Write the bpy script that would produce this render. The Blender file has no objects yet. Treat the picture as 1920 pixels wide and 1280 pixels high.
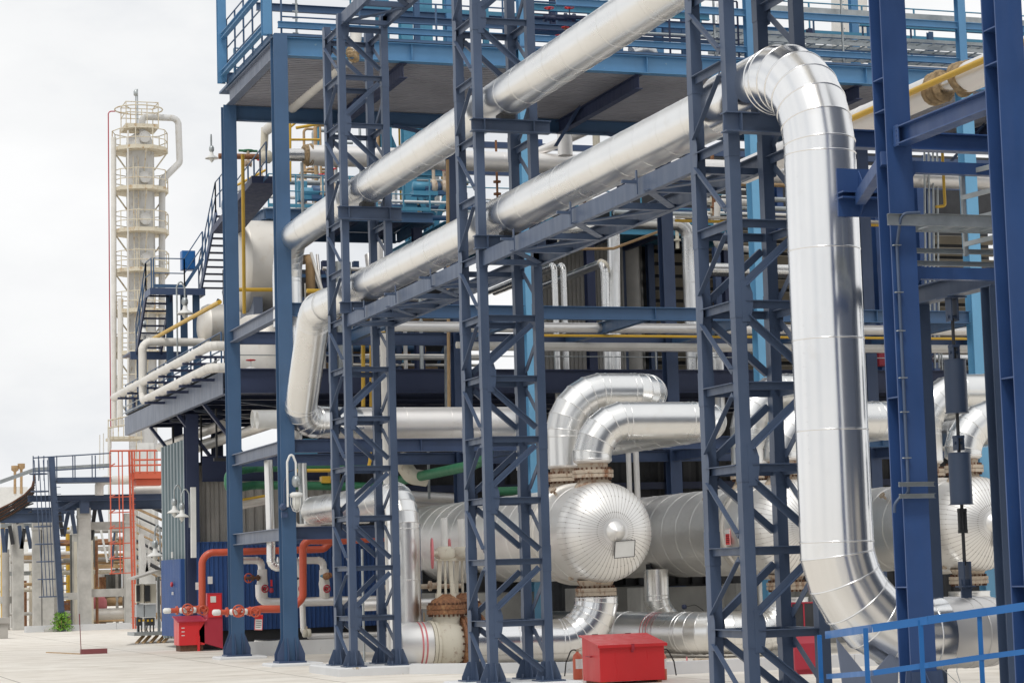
import bpy, math, random
from mathutils import Vector as V, Matrix, Quaternion
random.seed(7)
sc = bpy.context.scene
COL = sc.collection
R = math.radians
X, Y, Z = V((1, 0, 0)), V((0, 1, 0)), V((0, 0, 1))

# ------------------------------------------------------------------ camera
F, YAW, PIT, ROL, HC = 4175.5, 0.33170567, 0.10361686, -0.02858946, 2.2
_f = V((math.sin(YAW)*math.cos(PIT), math.cos(YAW)*math.cos(PIT), math.sin(PIT)))
_r = V((math.cos(YAW), -math.sin(YAW), 0))
_u = _r.cross(_f)
_r, _u = math.cos(ROL)*_r + math.sin(ROL)*_u, -math.sin(ROL)*_r + math.cos(ROL)*_u
CAM = V((0, 0, HC))
cd = bpy.data.cameras.new('camera'); co = bpy.data.objects.new('camera', cd); COL.objects.link(co)
cd.sensor_width = 36; cd.lens = F/1920*36; cd.clip_start = .1; cd.clip_end = 5000
m = Matrix((_r, _u, -_f)).transposed().to_4x4(); m.translation = CAM
co.matrix_world = m
sc.camera = co

def P(px, py, x=None, y=None, z=None):
    """where the sight line of a photograph pixel meets the plane x=, y= or z="""
    d = _f + _r*((px-960)/F) - _u*((py-640)/F)
    if x is not None: t = (x-CAM.x)/d.x
    elif y is not None: t = (y-CAM.y)/d.y
    else: t = (z-CAM.z)/d.z
    return CAM + d*t

# ------------------------------------------------------------------ mesh builder
def frame(d, up=None):
    d = d.normalized()
    if up is None: up = Z if abs(d.z) < .95 else Y
    s = d.cross(up)
    if s.length < 1e-6: up = X; s = d.cross(up)
    s.normalize(); w = s.cross(d).normalized()
    return s, w

def fillet(pts, rad, k=6):
    pts = [V(p) for p in pts]
    if not isinstance(rad, (list, tuple)): rad = [rad]*len(pts)
    out = [pts[0]]
    for i in range(1, len(pts)-1):
        a, b, c = pts[i-1], pts[i], pts[i+1]
        d1 = (a-b).normalized(); d2 = (c-b).normalized()
        ang = d1.angle(d2); r = rad[i]
        t = r/math.tan(ang/2) if ang < math.pi-1e-3 else 0
        t = min(t, (a-b).length*(.98 if i == 1 else .49), (c-b).length*(.98 if i == len(pts)-2 else .49))
        if t < 1e-4: out.append(b); continue
        r = t*math.tan(ang/2)
        cen = b + (d1+d2).normalized()*(r/math.sin(ang/2))
        v1 = b+d1*t-cen; v2 = b+d2*t-cen
        ax = v1.cross(v2).normalized(); tot = v1.angle(v2)
        # tangent points plus gore joints: polygon circumscribing the arc
        out.append(cen+v1)
        for j in range(k):
            q = Quaternion(ax, tot*(j+.5)/k)
            out.append(cen + (q @ v1)/math.cos(tot/(2*k)))
        out.append(cen+v2)
    out.append(pts[-1])
    res = [out[0]]
    for p in out[1:]:
        if (p-res[-1]).length > 1e-4: res.append(p)
    return res

class MB:
    def __init__(s): s.v = []; s.f = []; s.sm = []
    def add(s, vs, fs, sm=False):
        o = len(s.v); s.v += [V(p) for p in vs]
        s.f += [tuple(i+o for i in f) for f in fs]; s.sm += [sm]*len(fs)
        return s
    def box2(s, a, b):
        x0, y0, z0 = a; x1, y1, z1 = b
        vs = [(x0,y0,z0),(x1,y0,z0),(x1,y1,z0),(x0,y1,z0),(x0,y0,z1),(x1,y0,z1),(x1,y1,z1),(x0,y1,z1)]
        return s.add(vs, [(3,2,1,0),(4,5,6,7),(0,1,5,4),(1,2,6,5),(2,3,7,6),(3,0,4,7)])
    def box(s, c, sz):
        c = V(c); h = V(sz)/2
        return s.box2(c-h, c+h)
    def prism(s, a, b, prof, up=None, caps=True, sm=False):
        a, b = V(a), V(b); e, w = frame(b-a, up); n = len(prof)
        vs = [a+e*p[0]+w*p[1] for p in prof] + [b+e*p[0]+w*p[1] for p in prof]
        fs = [(i, (i+1) % n, n+(i+1) % n, n+i) for i in range(n)]
        s.add(vs, fs, sm)
        if caps: s.add(vs, [tuple(range(n-1, -1, -1)), tuple(range(n, 2*n))])
        return s
    def bar(s, a, b, w, h, up=None):
        return s.prism(a, b, [(-w/2,-h/2),(w/2,-h/2),(w/2,h/2),(-w/2,h/2)], up)
    def ibeam(s, a, b, h, w, t=.02, tw=.014, up=None):
        H, W = h/2, w/2
        return s.prism(a, b, [(-W,-H),(W,-H),(W,-H+t),(tw/2,-H+t),(tw/2,H-t),(W,H-t),(W,H),(-W,H),(-W,H-t),(-tw/2,H-t),(-tw/2,-H+t),(-W,-H+t)], up)
    def chan(s, a, b, h, w, t=.012, up=None):
        H = h/2
        return s.prism(a, b, [(0,-H),(w,-H),(w,-H+t),(t,-H+t),(t,H-t),(w,H-t),(w,H),(0,H)], up)
    def ang(s, a, b, w, h, t=.012, up=None):
        return s.prism(a, b, [(0,0),(w,0),(w,t),(t,t),(t,h),(0,h)], up)
    def rod(s, a, b, r, n=8, caps=True):
        return s.prism(a, b, [(r*math.cos(2*math.pi*i/n), r*math.sin(2*math.pi*i/n)) for i in range(n)], None, caps, True)
    def pipe(s, pts, r, n=24, rad=None, k=6, band=None, bead=.010, gore=True, caps=True, r_end=None, bead_all=True):
        """cladded pipe: mitred gores on the bends, raised seams every `band` metres"""
        st = fillet(pts, rad, k) if rad else [V(p) for p in pts]
        joint = [True]*len(st)
        if band:
            q = [st[0]]; 
            for a, b in zip(st, st[1:]):
                L = (b-a).length; m_ = max(1, int(round(L/band)))
                for j in range(1, m_+1): q.append(a.lerp(b, j/m_))
            st = q
        N = len(st); dirs = [(st[i+1]-st[i]).normalized() for i in range(N-1)]
        e, w = frame(dirs[0])
        tot = sum((st[i+1]-st[i]).length for i in range(N-1)); acc = 0
        rings = []
        for i in range(N-1):
            if i:
                q = dirs[i-1].rotation_difference(dirs[i]); e = q @ e; w = q @ w
            d = dirs[i]
            n0 = (dirs[i-1]+d).normalized() if i else d
            n1 = (d+dirs[i+1]).normalized() if i < N-2 else d
            def rr(ac): return r if r_end is None else r+(r_end-r)*ac/tot
            def ring(c, nn, rad_, off=0.):
                o = []
                for j in range(n):
                    a_ = 2*math.pi*j/n; v = (e*math.cos(a_)+w*math.sin(a_))*rad_
                    o.append(c+d*off+v-d*(v.dot(nn)/max(.45, d.dot(nn))))
                return o
            ra = rr(acc); acc += (st[i+1]-st[i]).length; rb = rr(acc)
            A = ring(st[i], n0, ra); B = ring(st[i+1], n1, rb)
            s.add(A+B, [(j, (j+1) % n, n+(j+1) % n, n+j) for j in range(n)], True)
            if bead and i and band is not None:
                b_ = .012 if r > .2 else .007; hgt = bead
                T = [ring(st[i], n0, ra*.999, -b_), ring(st[i], n0, ra+hgt, -b_*.5), ring(st[i], n0, ra+hgt, b_*.5), ring(st[i], n0, ra*.999, b_)]
                vs = sum(T, [])
                s.add(vs, [(t_*n+j, t_*n+(j+1) % n, (t_+1)*n+(j+1) % n, (t_+1)*n+j) for t_ in range(3) for j in range(n)], True)
            if i == 0 and caps: s.add(A, [tuple(range(n-1, -1, -1))])
            if i == N-2 and caps: s.add(B, [tuple(range(n))])
        return s
    def tube(s, pts, r, n=10, rad=None, k=5):
        return s.pipe(pts, r, n, rad, k, None)
    def lathe(s, prof, c, axis=Z, n=32, up=None, sm=True, caps=True, split=False):
        """prof: (radius, distance along axis)"""
        c = V(c); axis = V(axis).normalized(); e, w = frame(axis, up); m_ = len(prof)
        def ring(p): return [c+axis*p[1]+(e*math.cos(2*math.pi*j/n)+w*math.sin(2*math.pi*j/n))*p[0] for j in range(n)]
        if split:
            for i in range(m_-1):
                s.add(ring(prof[i])+ring(prof[i+1]), [(j, (j+1) % n, n+(j+1) % n, n+j) for j in range(n)], sm)
        else:
            s.add(sum([ring(p) for p in prof], []), [(i*n+j, i*n+(j+1) % n, (i+1)*n+(j+1) % n, (i+1)*n+j) for i in range(m_-1) for j in range(n)], sm)
        if caps:
            if prof[0][0] > 1e-4: s.add(ring(prof[0]), [tuple(range(n-1, -1, -1))])
            if prof[-1][0] > 1e-4: s.add(ring(prof[-1]), [tuple(range(n))])
        return s
    def torus(s, c, axis, RR, r, n=24, m_=8):
        c = V(c); axis = V(axis).normalized(); e, w = frame(axis); vs = []
        for i in range(n):
            a = 2*math.pi*i/n; o = e*math.cos(a)+w*math.sin(a)
            for j in range(m_):
                b = 2*math.pi*j/m_; vs.append(c+o*(RR+r*math.cos(b))+axis*(r*math.sin(b)))
        return s.add(vs, [(i*m_+j, ((i+1) % n)*m_+j, ((i+1) % n)*m_+(j+1) % m_, i*m_+(j+1) % m_) for i in range(n) for j in range(m_)], True)
    def poly(s, pts, th):
        """flat plate from a 3-D polygon, thickness th along its normal"""
        pts = [V(p) for p in pts]; nn = (pts[1]-pts[0]).cross(pts[2]-pts[1]).normalized()*th/2; n = len(pts)
        vs = [p-nn for p in pts]+[p+nn for p in pts]
        return s.add(vs, [tuple(range(n-1, -1, -1)), tuple(range(n, 2*n))]+[(i, (i+1) % n, n+(i+1) % n, n+i) for i in range(n)])
    def corr(s, a, b, z0, z1, pitch=.18, dep=.04, nrm=None, th=.01):
        """trapezoidal sheet standing on the line a-b"""
        a, b = V(a), V(b); L = (b-a).length; d = (b-a)/L
        nn = nrm if nrm is not None else V((d.y, -d.x, 0)); k = max(1, int(L/pitch)); st = L/k; pr = []
        for i in range(k):
            t = i*st; pr += [(t, 0), (t+.3*st, 0), (t+.45*st, dep), (t+.8*st, dep)]
        pr.append((L, 0)); q = [a+d*t+nn*o for t, o in pr]; n = len(q)
        vs = [V((p.x, p.y, z0)) for p in q]+[V((p.x, p.y, z1)) for p in q]
        vs += [p-nn*th for p in vs]
        fs = [(i, i+1, n+i+1, n+i) for i in range(n-1)]+[(2*n+i+1, 2*n+i, 3*n+i, 3*n+i+1) for i in range(n-1)]
        fs += [(n+i, n+i+1, 3*n+i+1, 3*n+i) for i in range(n-1)]+[(i+1, i, 2*n+i, 2*n+i+1) for i in range(n-1)]
        return s.add(vs, fs)

# ------------------------------------------------------------------ objects
ORG = {}
def obj(name, mb, mat, parent=None, label=None):
    me = bpy.data.meshes.new(name)
    if parent is not None: org = ORG[parent.name]
    else:
        xs = [v.x for v in mb.v]; ys = [v.y for v in mb.v]; zs = [v.z for v in mb.v]
        org = V(((min(xs)+max(xs))/2, (min(ys)+max(ys))/2, min(zs)))
    me.from_pydata([v-org for v in mb.v], [], mb.f)
    me.polygons.foreach_set('use_smooth', mb.sm)
    me.materials.append(mat); me.update()
    o = bpy.data.objects.new(name, me); COL.objects.link(o)
    if parent is not None: o.parent = parent
    else: o.location = org
    ORG[o.name] = org
    if label: o['label'] = label
    return o
def tag(o, label, cat, group=None):
    o['label'] = label; o['category'] = cat
    if group: o['group'] = group
    return o
def thing(name, label, cat, loc, group=None):
    o = bpy.data.objects.new(name, None); COL.objects.link(o); o.empty_display_size = .3
    o.location = V(loc); ORG[o.name] = V(loc)
    return tag(o, label, cat, group)
def solo(name, mb, mat, label, cat, group=None):
    return tag(obj(name, mb, mat), label, cat, group)
def struct(name, mb, mat):
    o = obj(name, mb, mat); o['kind'] = 'structure'; return o
def dup(o, delta, label=None, group=None):
    c = o.copy(); COL.objects.link(c); c.location = o.location+V(delta); ORG[c.name] = ORG[o.name]+V(delta)
    if label: c['label'] = label
    if group: c['group'] = group
    for ch in list(o.children):
        k = ch.copy(); COL.objects.link(k); k.parent = c
        for g in list(ch.children):
            q = g.copy(); COL.objects.link(q); q.parent = k
    return c

# ------------------------------------------------------------------ materials
def nodes(name):
    m_ = bpy.data.materials.new(name); m_.use_nodes = True
    nt = m_.node_tree; b = nt.nodes['Principled BSDF']
    return m_, nt, b, nt.links.new
def srgb(r, g, b):
    f = lambda c: ((c/255+.055)/1.055)**2.4 if c/255 > .04045 else c/255/12.92
    return (f(r), f(g), f(b))
def noise(nt, L, scale, detail=4, rough=.55, stretch=None, coord='pos', dist=0.):
    if coord == 'pos':
        g = nt.nodes.new('ShaderNodeNewGeometry'); src = g.outputs['Position']
    else:
        g = nt.nodes.new('ShaderNodeTexCoord'); src = g.outputs['Object']
    if stretch:
        mp = nt.nodes.new('ShaderNodeMapping'); mp.inputs['Scale'].default_value = stretch
        L(src, mp.inputs['Vector']); src = mp.outputs['Vector']
    n = nt.nodes.new('ShaderNodeTexNoise'); n.inputs['Scale'].default_value = scale
    n.inputs['Detail'].default_value = detail; n.inputs['Roughness'].default_value = rough; n.inputs['Distortion'].default_value = dist
    L(src, n.inputs['Vector']); return n
def ramp(nt, L, fac, stops):
    r = nt.nodes.new('ShaderNodeValToRGB'); cr = r.color_ramp
    while len(cr.elements) < len(stops): cr.elements.new(.5)
    for e, (p, c) in zip(cr.elements, stops):
        e.position = p; e.color = (*c, 1) if len(c) == 3 else c
    L(fac, r.inputs['Fac']); return r
def mix(nt, L, fac, a, b, mode='MIX'):
    n = nt.nodes.new('ShaderNodeMix'); n.data_type = 'RGBA'; n.blend_type = mode
    for s_, v in ((n.inputs['Factor'], fac), (n.inputs['A'], a), (n.inputs['B'], b)):
        if hasattr(v, 'is_linked') or hasattr(v, 'links'): L(v, s_)
        elif isinstance(v, (int, float)): s_.default_value = v
        else: s_.default_value = (*v, 1)
    return n.outputs['Result']
def bump(nt, L, b, h, strength, dist=.02):
    n = nt.nodes.new('ShaderNodeBump'); n.inputs['Strength'].default_value = strength; n.inputs['Distance'].default_value = dist
    L(h, n.inputs['Height']); L(n.outputs['Normal'], b.inputs['Normal'])

def paint(name, col, rough=.42, var=.25, wear=None, wear_amt=.62, spec=.5, chips=True):
    m_, nt, b, L = nodes(name)
    n1 = noise(nt, L, .9, 5); n2 = noise(nt, L, 6, 4, stretch=(1, 1, .15))
    dk = tuple(c*(1-var) for c in col); lt = tuple(min(1, c*(1+var*.6)+.01*var) for c in col)
    r1 = ramp(nt, L, n1.outputs['Fac'], [(.3, dk), (.7, lt)])
    c = mix(nt, L, n2.outputs['Fac'], r1.outputs['Color'], tuple(c_*.93+.006 for c_ in col))
    if wear:
        n3 = noise(nt, L, 3.2, 7, .68); r3 = ramp(nt, L, n3.outputs['Fac'], [(wear_amt, (0,0,0)), (wear_amt+.05, (1,1,1))])
        c = mix(nt, L, r3.outputs['Color'], c, wear)
    L(c, b.inputs['Base Color'])
    rr = ramp(nt, L, n2.outputs['Fac'], [(.3, (rough-.08,)*3), (.7, (rough+.1,)*3)]); L(rr.outputs['Color'], b.inputs['Roughness'])
    b.inputs['Specular IOR Level'].default_value = spec
    n4 = noise(nt, L, 25, 3); bump(nt, L, b, n4.outputs['Fac'], .05, .01)
    return m_
def cladding(name, col=(.86,.86,.85), rough=.30, dirt=.06, dent=.03, tint=(.62,.55,.46), metal=1.):
    m_, nt, b, L = nodes(name)
    n1 = noise(nt, L, .7, 4, .5); n2 = noise(nt, L, 3, 5, .6)
    r1 = ramp(nt, L, n1.outputs['Fac'], [(.35, tuple(c*.93 for c in col)), (.65, col)])
    d = ramp(nt, L, n2.outputs['Fac'], [(.58, (0,)*3), (.75, (dirt*3,)*3)])
    c = mix(nt, L, d.outputs['Color'], r1.outputs['Color'], tint)
    L(c, b.inputs['Base Color']); b.inputs['Metallic'].default_value = metal
    rr = ramp(nt, L, n1.outputs['Fac'], [(.3, (rough-.03,)*3), (.7, (rough+.05,)*3)]); L(rr.outputs['Color'], b.inputs['Roughness'])
    bump(nt, L, b, noise(nt, L, 1.6, 1, .3).outputs['Fac'], dent, .05)
    return m_
def plain(name, col, rough=.6, var=.25, scale=3, metallic=0, bmp=.1, spec=.5):
    m_, nt, b, L = nodes(name)
    n1 = noise(nt, L, scale, 6, .6)
    r1 = ramp(nt, L, n1.outputs['Fac'], [(.3, tuple(c*(1-var) for c in col)), (.7, tuple(min(1, c*(1+var*.5)) for c in col))])
    L(r1.outputs['Color'], b.inputs['Base Color']); b.inputs['Roughness'].default_value = rough; b.inputs['Metallic'].default_value = metallic
    b.inputs['Specular IOR Level'].default_value = spec
    if bmp: bump(nt, L, b, noise(nt, L, scale*8, 4).outputs['Fac'], bmp, .01)
    return m_
def rusty(name, col, rust=(.23,.10,.045), amt=.5):
    m_, nt, b, L = nodes(name)
    n1 = noise(nt, L, 4, 8, .7, stretch=(1, 1, .5)); r1 = ramp(nt, L, n1.outputs['Fac'], [(amt-.06, (0,)*3), (amt+.08, (1,)*3)])
    n2 = noise(nt, L, 20, 4); r2 = ramp(nt, L, n2.outputs['Fac'], [(.3, tuple(c*.55 for c in rust)), (.7, tuple(c*1.35 for c in rust))])
    c = mix(nt, L, r1.outputs['Color'], col, r2.outputs['Color']); L(c, b.inputs['Base Color'])
    b.inputs['Roughness'].default_value = .7; bump(nt, L, b, n2.outputs['Fac'], .25, .01)
    return m_

M = {}
M['navy'] = paint('navy_paint', (.056,.086,.152), .42, .3, wear=(.10,.085,.08), wear_amt=.73)              # truss towers
M['navy2'] = paint('navy_paint_frame', (.042,.072,.152), .42, .3, wear=(.10,.13,.19), wear_amt=.74)
M['blue'] = paint('mid_blue_paint', (.043,.102,.205), .42, .25, wear=(.10,.18,.27), wear_amt=.74)
M['sky_blue'] = paint('faded_blue_paint', (.085,.235,.430), .42, .25, wear=(.20,.33,.42), wear_amt=.66)
M['royal'] = paint('royal_blue_paint', (.026,.070,.205), .40, .35, wear=(.07,.09,.14), wear_amt=.70)
M['teal'] = paint('teal_paint', (.060,.240,.370), .45)
M['rail_blue'] = paint('bright_blue_paint', (.010,.130,.400), .38, .2)
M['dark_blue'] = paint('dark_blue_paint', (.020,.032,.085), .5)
M['shed_blue'] = paint('blue_sheet', (.026,.080,.250), .42, .2, wear=(.07,.12,.25), wear_amt=.72)
M['grey_blue'] = paint('grey_blue_paint', (.150,.180,.250), .45)
M['alu'] = cladding('aluminium_cladding', rough=.28, dent=.015)
M['satin'] = cladding('satin_cladding', (.86,.85,.83), .40, .05, .03, metal=.80)
M['alu2'] = cladding('dull_aluminium_cladding', (.82,.80,.78), .42, .08, .06, metal=.72)
M['alu_bright'] = cladding('polished_aluminium_cladding', (.88,.88,.88), .20, .04, .05)
M['alu_old'] = cladding('weathered_cladding', (.74,.71,.66), .48, .2, .1, metal=.6)
M['galv'] = plain('galvanised_steel', (.42,.45,.46), .42, .2, 4, .7)
M['white'] = plain('white_paint', (.74,.74,.72), .5, .1, 2)
M['white_pipe'] = plain('white_pipe_jacket', (.70,.68,.64), .45, .14, 1.5)
M['cream'] = rusty('cream_paint_rust', (.62,.58,.48), amt=.64)
M['flange'] = rusty('old_flange_steel', (.50,.42,.33), amt=.56)
M['rust'] = rusty('rusted_steel', (.40,.22,.10), amt=.40)
M['bolt'] = plain('rusted_bolt', (.13,.06,.035), .8, .4, 9)
M['red'] = paint('red_paint', (.700,.028,.034), .34, .12)
M['red2'] = paint('dull_red_paint', (.43,.030,.055), .38, .12)
M['orange'] = paint('red_orange_paint', (.52,.085,.040), .38, .15)
M['orange2'] = paint('orange_paint', (.62,.13,.07), .45, .15)
M['pink'] = paint('faded_red_paint', (.62,.18,.20), .5, .15)
M['yellow'] = paint('yellow_paint', (.62,.38,.035), .42, .18)
M['green'] = paint('green_paint', (.030,.170,.080), .42, .2)
M['black'] = plain('black_rubber', (.015,.015,.018), .6, .3)
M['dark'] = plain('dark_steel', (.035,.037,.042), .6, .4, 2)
M['deck_under'] = plain('deck_soffit', (.38,.38,.42), .5, .2, .5, .3)
M['concrete'] = plain('concrete_pier', (.30,.30,.29), .85, .25, 1.2, 0, .3)
M['concrete_l'] = plain('pale_concrete', (.50,.49,.46), .85, .25, 1.5, 0, .3)
M['whitewash'] = paint('whitewashed_concrete', (.66,.67,.68), .8, .12, wear=(.36,.30,.22), wear_amt=.64, spec=.2)
M['wool'] = plain('torn_insulation', (.36,.26,.15), .95, .5, 14, 0, 1)
M['foil'] = cladding('crumpled_foil', (.78,.77,.75), .25, .05, .9)
M['sheet'] = plain('grey_sheet', (.42,.40,.37), .5, .2, 1)
M['sheet_d'] = plain('dark_sheet', (.12,.125,.12), .55, .25, 1)
M['tower_w'] = rusty('stained_white_tower', (.56,.56,.555), (.42,.38,.31), amt=.60)
M['tower_y'] = rusty('yellowed_steel', (.60,.55,.44), (.40,.26,.12), amt=.58)
M['glass'] = plain('lamp_glass', (.70,.70,.66), .15, .05, 4, 0, 0)
M['leaf'] = plain('leaf', (.19,.40,.035), .5, .5, 6)
M['maroon'] = paint('maroon_paint', (.22,.06,.065), .45)
M['tan'] = plain('tan_pipe', (.45,.30,.16), .6, .25, 3)

# ------------------------------------------------------------------ world and sun
SUN_EL, SUN_AZ = R(58), R(215)      # azimuth measured clockwise from +Y
w = bpy.data.worlds.new('World'); sc.world = w; w.use_nodes = True
nt = w.node_tree; L = nt.links.new; bg = nt.nodes['Background']
sky = nt.nodes.new('ShaderNodeTexSky'); sky.sky_type = 'NISHITA'; sky.sun_disc = False
sky.sun_elevation = SUN_EL; sky.sun_rotation = SUN_AZ; sky.dust_density = 3
tc = nt.nodes.new('ShaderNodeTexCoord'); mp = nt.nodes.new('ShaderNodeMapping'); mp.inputs['Scale'].default_value = (1, 1, 2.2)
L(tc.outputs['Generated'], mp.inputs['Vector'])
nz = nt.nodes.new('ShaderNodeTexNoise'); nz.inputs['Scale'].default_value = 3.2; nz.inputs['Detail'].default_value = 7; nz.inputs['Roughness'].default_value = .55
L(mp.outputs['Vector'], nz.inputs['Vector'])
# an overcast sky: white cloud, 8-10 times the blue behind it, in units of the 0.1-strength sky
cr = ramp(nt, L, nz.outputs['Fac'], [(.38, (7.7, 7.95, 8.3)), (.50, (9.2, 9.3, 9.4)), (.62, (9.9, 9.95, 10.0))])
cov = ramp(nt, L, nz.outputs['Fac'], [(.20, (.90,)*3), (.45, (1,)*3)])
mx = mix(nt, L, cov.outputs['Color'], sky.outputs['Color'], cr.outputs['Color'])
L(mx, bg.inputs['Color']); bg.inputs['Strength'].default_value = .1
sl = bpy.data.lights.new('sun', 'SUN'); sl.energy = 1.5; sl.angle = R(14); sl.color = (1, .96, .90)
so = bpy.data.objects.new('sun', sl); COL.objects.link(so)
sd = V((math.sin(SUN_AZ)*math.cos(SUN_EL), math.cos(SUN_AZ)*math.cos(SUN_EL), math.sin(SUN_EL)))
so.rotation_euler = sd.to_track_quat('Z', 'Y').to_euler(); so.location = sd*80
vs_ = sc.view_settings; vs_.view_transform = 'Standard'; vs_.look = 'None'; vs_.exposure = 0; vs_.gamma = 1; vs_.use_curve_mapping = False
sc.cycles.max_bounces = 8; sc.cycles.diffuse_bounces = 3; sc.cycles.glossy_bounces = 4
sc.cycles.sample_clamp_indirect = 6
M['dark_girder'] = paint('worn_navy_girder', (.030,.045,.105), .5, .2, wear=(.07,.20,.28), wear_amt=.70)
M['sheet_teal'] = plain('grey_green_sheet', (.12,.17,.19), .35, .2, 1)
M['louvre'] = plain('beige_louvre', (.27,.24,.19), .6, .2, 1)
M['pale_blue'] = paint('pale_faded_blue_paint', (.13,.34,.54), .42, .15)
M['grey_box'] = plain('light_grey_box', (.42,.45,.47), .5, .1, 2)
M['concrete_w'] = plain('worn_concrete', (.48,.45,.41), .9, .2, 2)
M['seam'] = plain('seam_grey', (.44,.42,.40), .5, .2, 4, .3, 0)  # own grey tone of the raised gore seams
M['grey_blue2'] = paint('slate_blue_cladding', (.085,.110,.170), .5)
# ================================================================== SETTING
def concrete_ground():
    m_, nt, b, L = nodes('yard_concrete')
    n1 = noise(nt, L, .09, 6, .6); n2 = noise(nt, L, .8, 8, .65); n3 = noise(nt, L, 14, 6, .7)
    r1 = ramp(nt, L, n1.outputs['Fac'], [(.35, (.71,.665,.60)), (.65, (.77,.735,.675))])
    r2 = ramp(nt, L, n2.outputs['Fac'], [(.34, (.80,.78,.75)), (.56, (1,)*3)])
    c = mix(nt, L, .75, r1.outputs['Color'], r2.outputs['Color'], 'MULTIPLY')
    # long tyre-wiped streaks and saw-cut joints every 6 m
    n4 = noise(nt, L, .5, 6, .6, stretch=(.25, 2.2, 1)); r4 = ramp(nt, L, n4.outputs['Fac'], [(.42, (.88,.87,.85)), (.58, (1,)*3)])
    c = mix(nt, L, .6, c, r4.outputs['Color'], 'MULTIPLY')
    br = nt.nodes.new('ShaderNodeTexBrick'); br.offset = 0
    for k, v in (('Scale', 1), ('Mortar Size', .02), ('Brick Width', 6), ('Row Height', 5)): br.inputs[k].default_value = v
    g = nt.nodes.new('ShaderNodeNewGeometry'); L(g.outputs['Position'], br.inputs['Vector'])
    n5 = noise(nt, L, .33, 7, .7); r5 = ramp(nt, L, n5.outputs['Fac'], [(.60, (1,)*3), (.70, (.74,.71,.67))]); c = mix(nt, L, .8, c, r5.outputs['Color'], 'MULTIPLY')
    n6 = noise(nt, L, 2.6, 5, .7); r6 = ramp(nt, L, n6.outputs['Fac'], [(.68, (1,)*3), (.72, (.62,.59,.55))]); c = mix(nt, L, .6, c, r6.outputs['Color'], 'MULTIPLY')
    c = mix(nt, L, br.outputs['Fac'], c, (.30,.27,.23))
    L(c, b.inputs['Base Color']); b.inputs['Roughness'].default_value = .85; b.inputs['Specular IOR Level'].default_value = .3
    bump(nt, L, b, n3.outputs['Fac'], .25, .01)
    return m_
g_ = MB(); g_.add([(-900,-300,0),(1500,-300,0),(1500,2500,0),(-900,2500,0)], [(0,1,2,3)])
struct('ground', g_, concrete_ground())

def kerb(name, a, b, w, h, label, mat='whitewash'):
    a, b = V(a), V(b); m_ = MB(); n = max(1, int((b-a).length/2.2))
    for i in range(n):
        p, q = a.lerp(b, i/n), a.lerp(b, (i+1)/n-.006/(b-a).length*2)
        m_.bar(p+Z*(h/2), q+Z*(h/2), w, h)
    solo(name, m_, M[mat], label, 'kerb')
kerb('concrete_kerb', (13.9,65.1,0), (19.5,64.6,0), .35, .42, 'whitewashed kerb under the blue corrugated wall, behind the second post')
kerb('concrete_kerb', (14.3,49.1,0), (18.6,45.3,0), .35, .22, 'stained low kerb running from the farthest tower base to the middle tower base')
kerb('concrete_kerb', (17.6,43.8,0), (27.5,43.3,0), .3, .26, 'cracked white kerb behind the nearest lattice tower and the red chest')
kerb('concrete_kerb', (12.9,112,0), (24,112.6,0), .6, .3, 'far pale kerb along the foot of the grey concrete frames')

# ================================================================== STEEL STRUCTURE
CX = [13.25, 20.12, 27.0, 33.9, 40.8]; YF, YR = 56.8, 63.4
fr = thing('pipe_rack_frame', 'tall blue steel frame of wide-flange posts and beams behind the lattice towers', 'steel frame', (13.25, YF, 0))
for x in CX:
    for y in (YF, YR):
        top = 16.53 if y == YF else 16.05
        m_ = MB(); m_.ibeam((x,y,.12), (x,y,top), .38, .38, .024, .016, up=Y)
        o = obj('column', m_, M['pale_blue'] if (x > 13.5 and y == YF) else (M['blue'] if x < 13.5 else M['navy2']), fr)
        b_ = MB(); b_.box((x,y,.10), (.72,.72,.05))
        for s_ in (-1, 1):
            b_.poly([(x+s_*.19,y-.19,.12),(x+s_*.36,y-.19,.12),(x+s_*.36,y-.19,.3),(x+s_*.19,y-.19,.72)], .016)
            b_.poly([(x+s_*.19,y+.19,.12),(x+s_*.36,y+.19,.12),(x+s_*.36,y+.19,.3),(x+s_*.19,y+.19,.72)], .016)
            b_.poly([(x+s_*.1,y-.2,.12),(x+s_*.1,y-.36,.12),(x+s_*.1,y-.36,.3),(x+s_*.1,y-.2,.72)], .016)
        obj('base_gusset', b_, M['navy2'], fr)
def xbeam(x0, x1, y, zt, h, mat, w=.22, nm='beam', stiff=True):
    m_ = MB(); m_.ibeam((x0,y,zt-h/2), (x1,y,zt-h/2), h, w, .02, .012, up=Z)
    if stiff:
        x = x0+3.45
        while x < x1:
            m_.box((x,y-.06,zt-h/2), (.014,w/2-.02,h-.042)); x += 6.9
    obj(nm, m_, M[mat], fr)
def ybeam(x, y0, y1, zt, h, mat, w=.22):
    m_ = MB(); m_.ibeam((x,y0,zt-h/2), (x,y1,zt-h/2), h, w, .02, .012, up=Z); obj('beam', m_, M[mat], fr)
for i in range(4):
    a, b = CX[i]+.2, CX[i+1]-.2
    xbeam(a, b, YF, 16.52, .5, 'sky_blue', .3)
    xbeam(a, b, YF, 9.42, .36, 'blue')
    xbeam(a, b, YR, 16.05, .42, 'blue', stiff=False)
    xbeam(a, b, YR, 9.40, .36, 'navy2', stiff=False)
    xbeam(a, b, YF, 5.83, .34, 'navy2' if i < 2 else 'blue')
    xbeam(a, b, YR, 5.83, .34, 'navy2', stiff=False)
xbeam(CX[0]+.2, 16.6, YF, 3.56, .33, 'navy2')
xbeam(CX[0]+.2, 16.6, YR, 3.56, .33, 'navy2')
m_ = MB(); m_.ibeam((16.7,YF,.05), (16.7,YF,3.56), .22, .22, up=Y); obj('post', m_, M['navy2'], fr)
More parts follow.
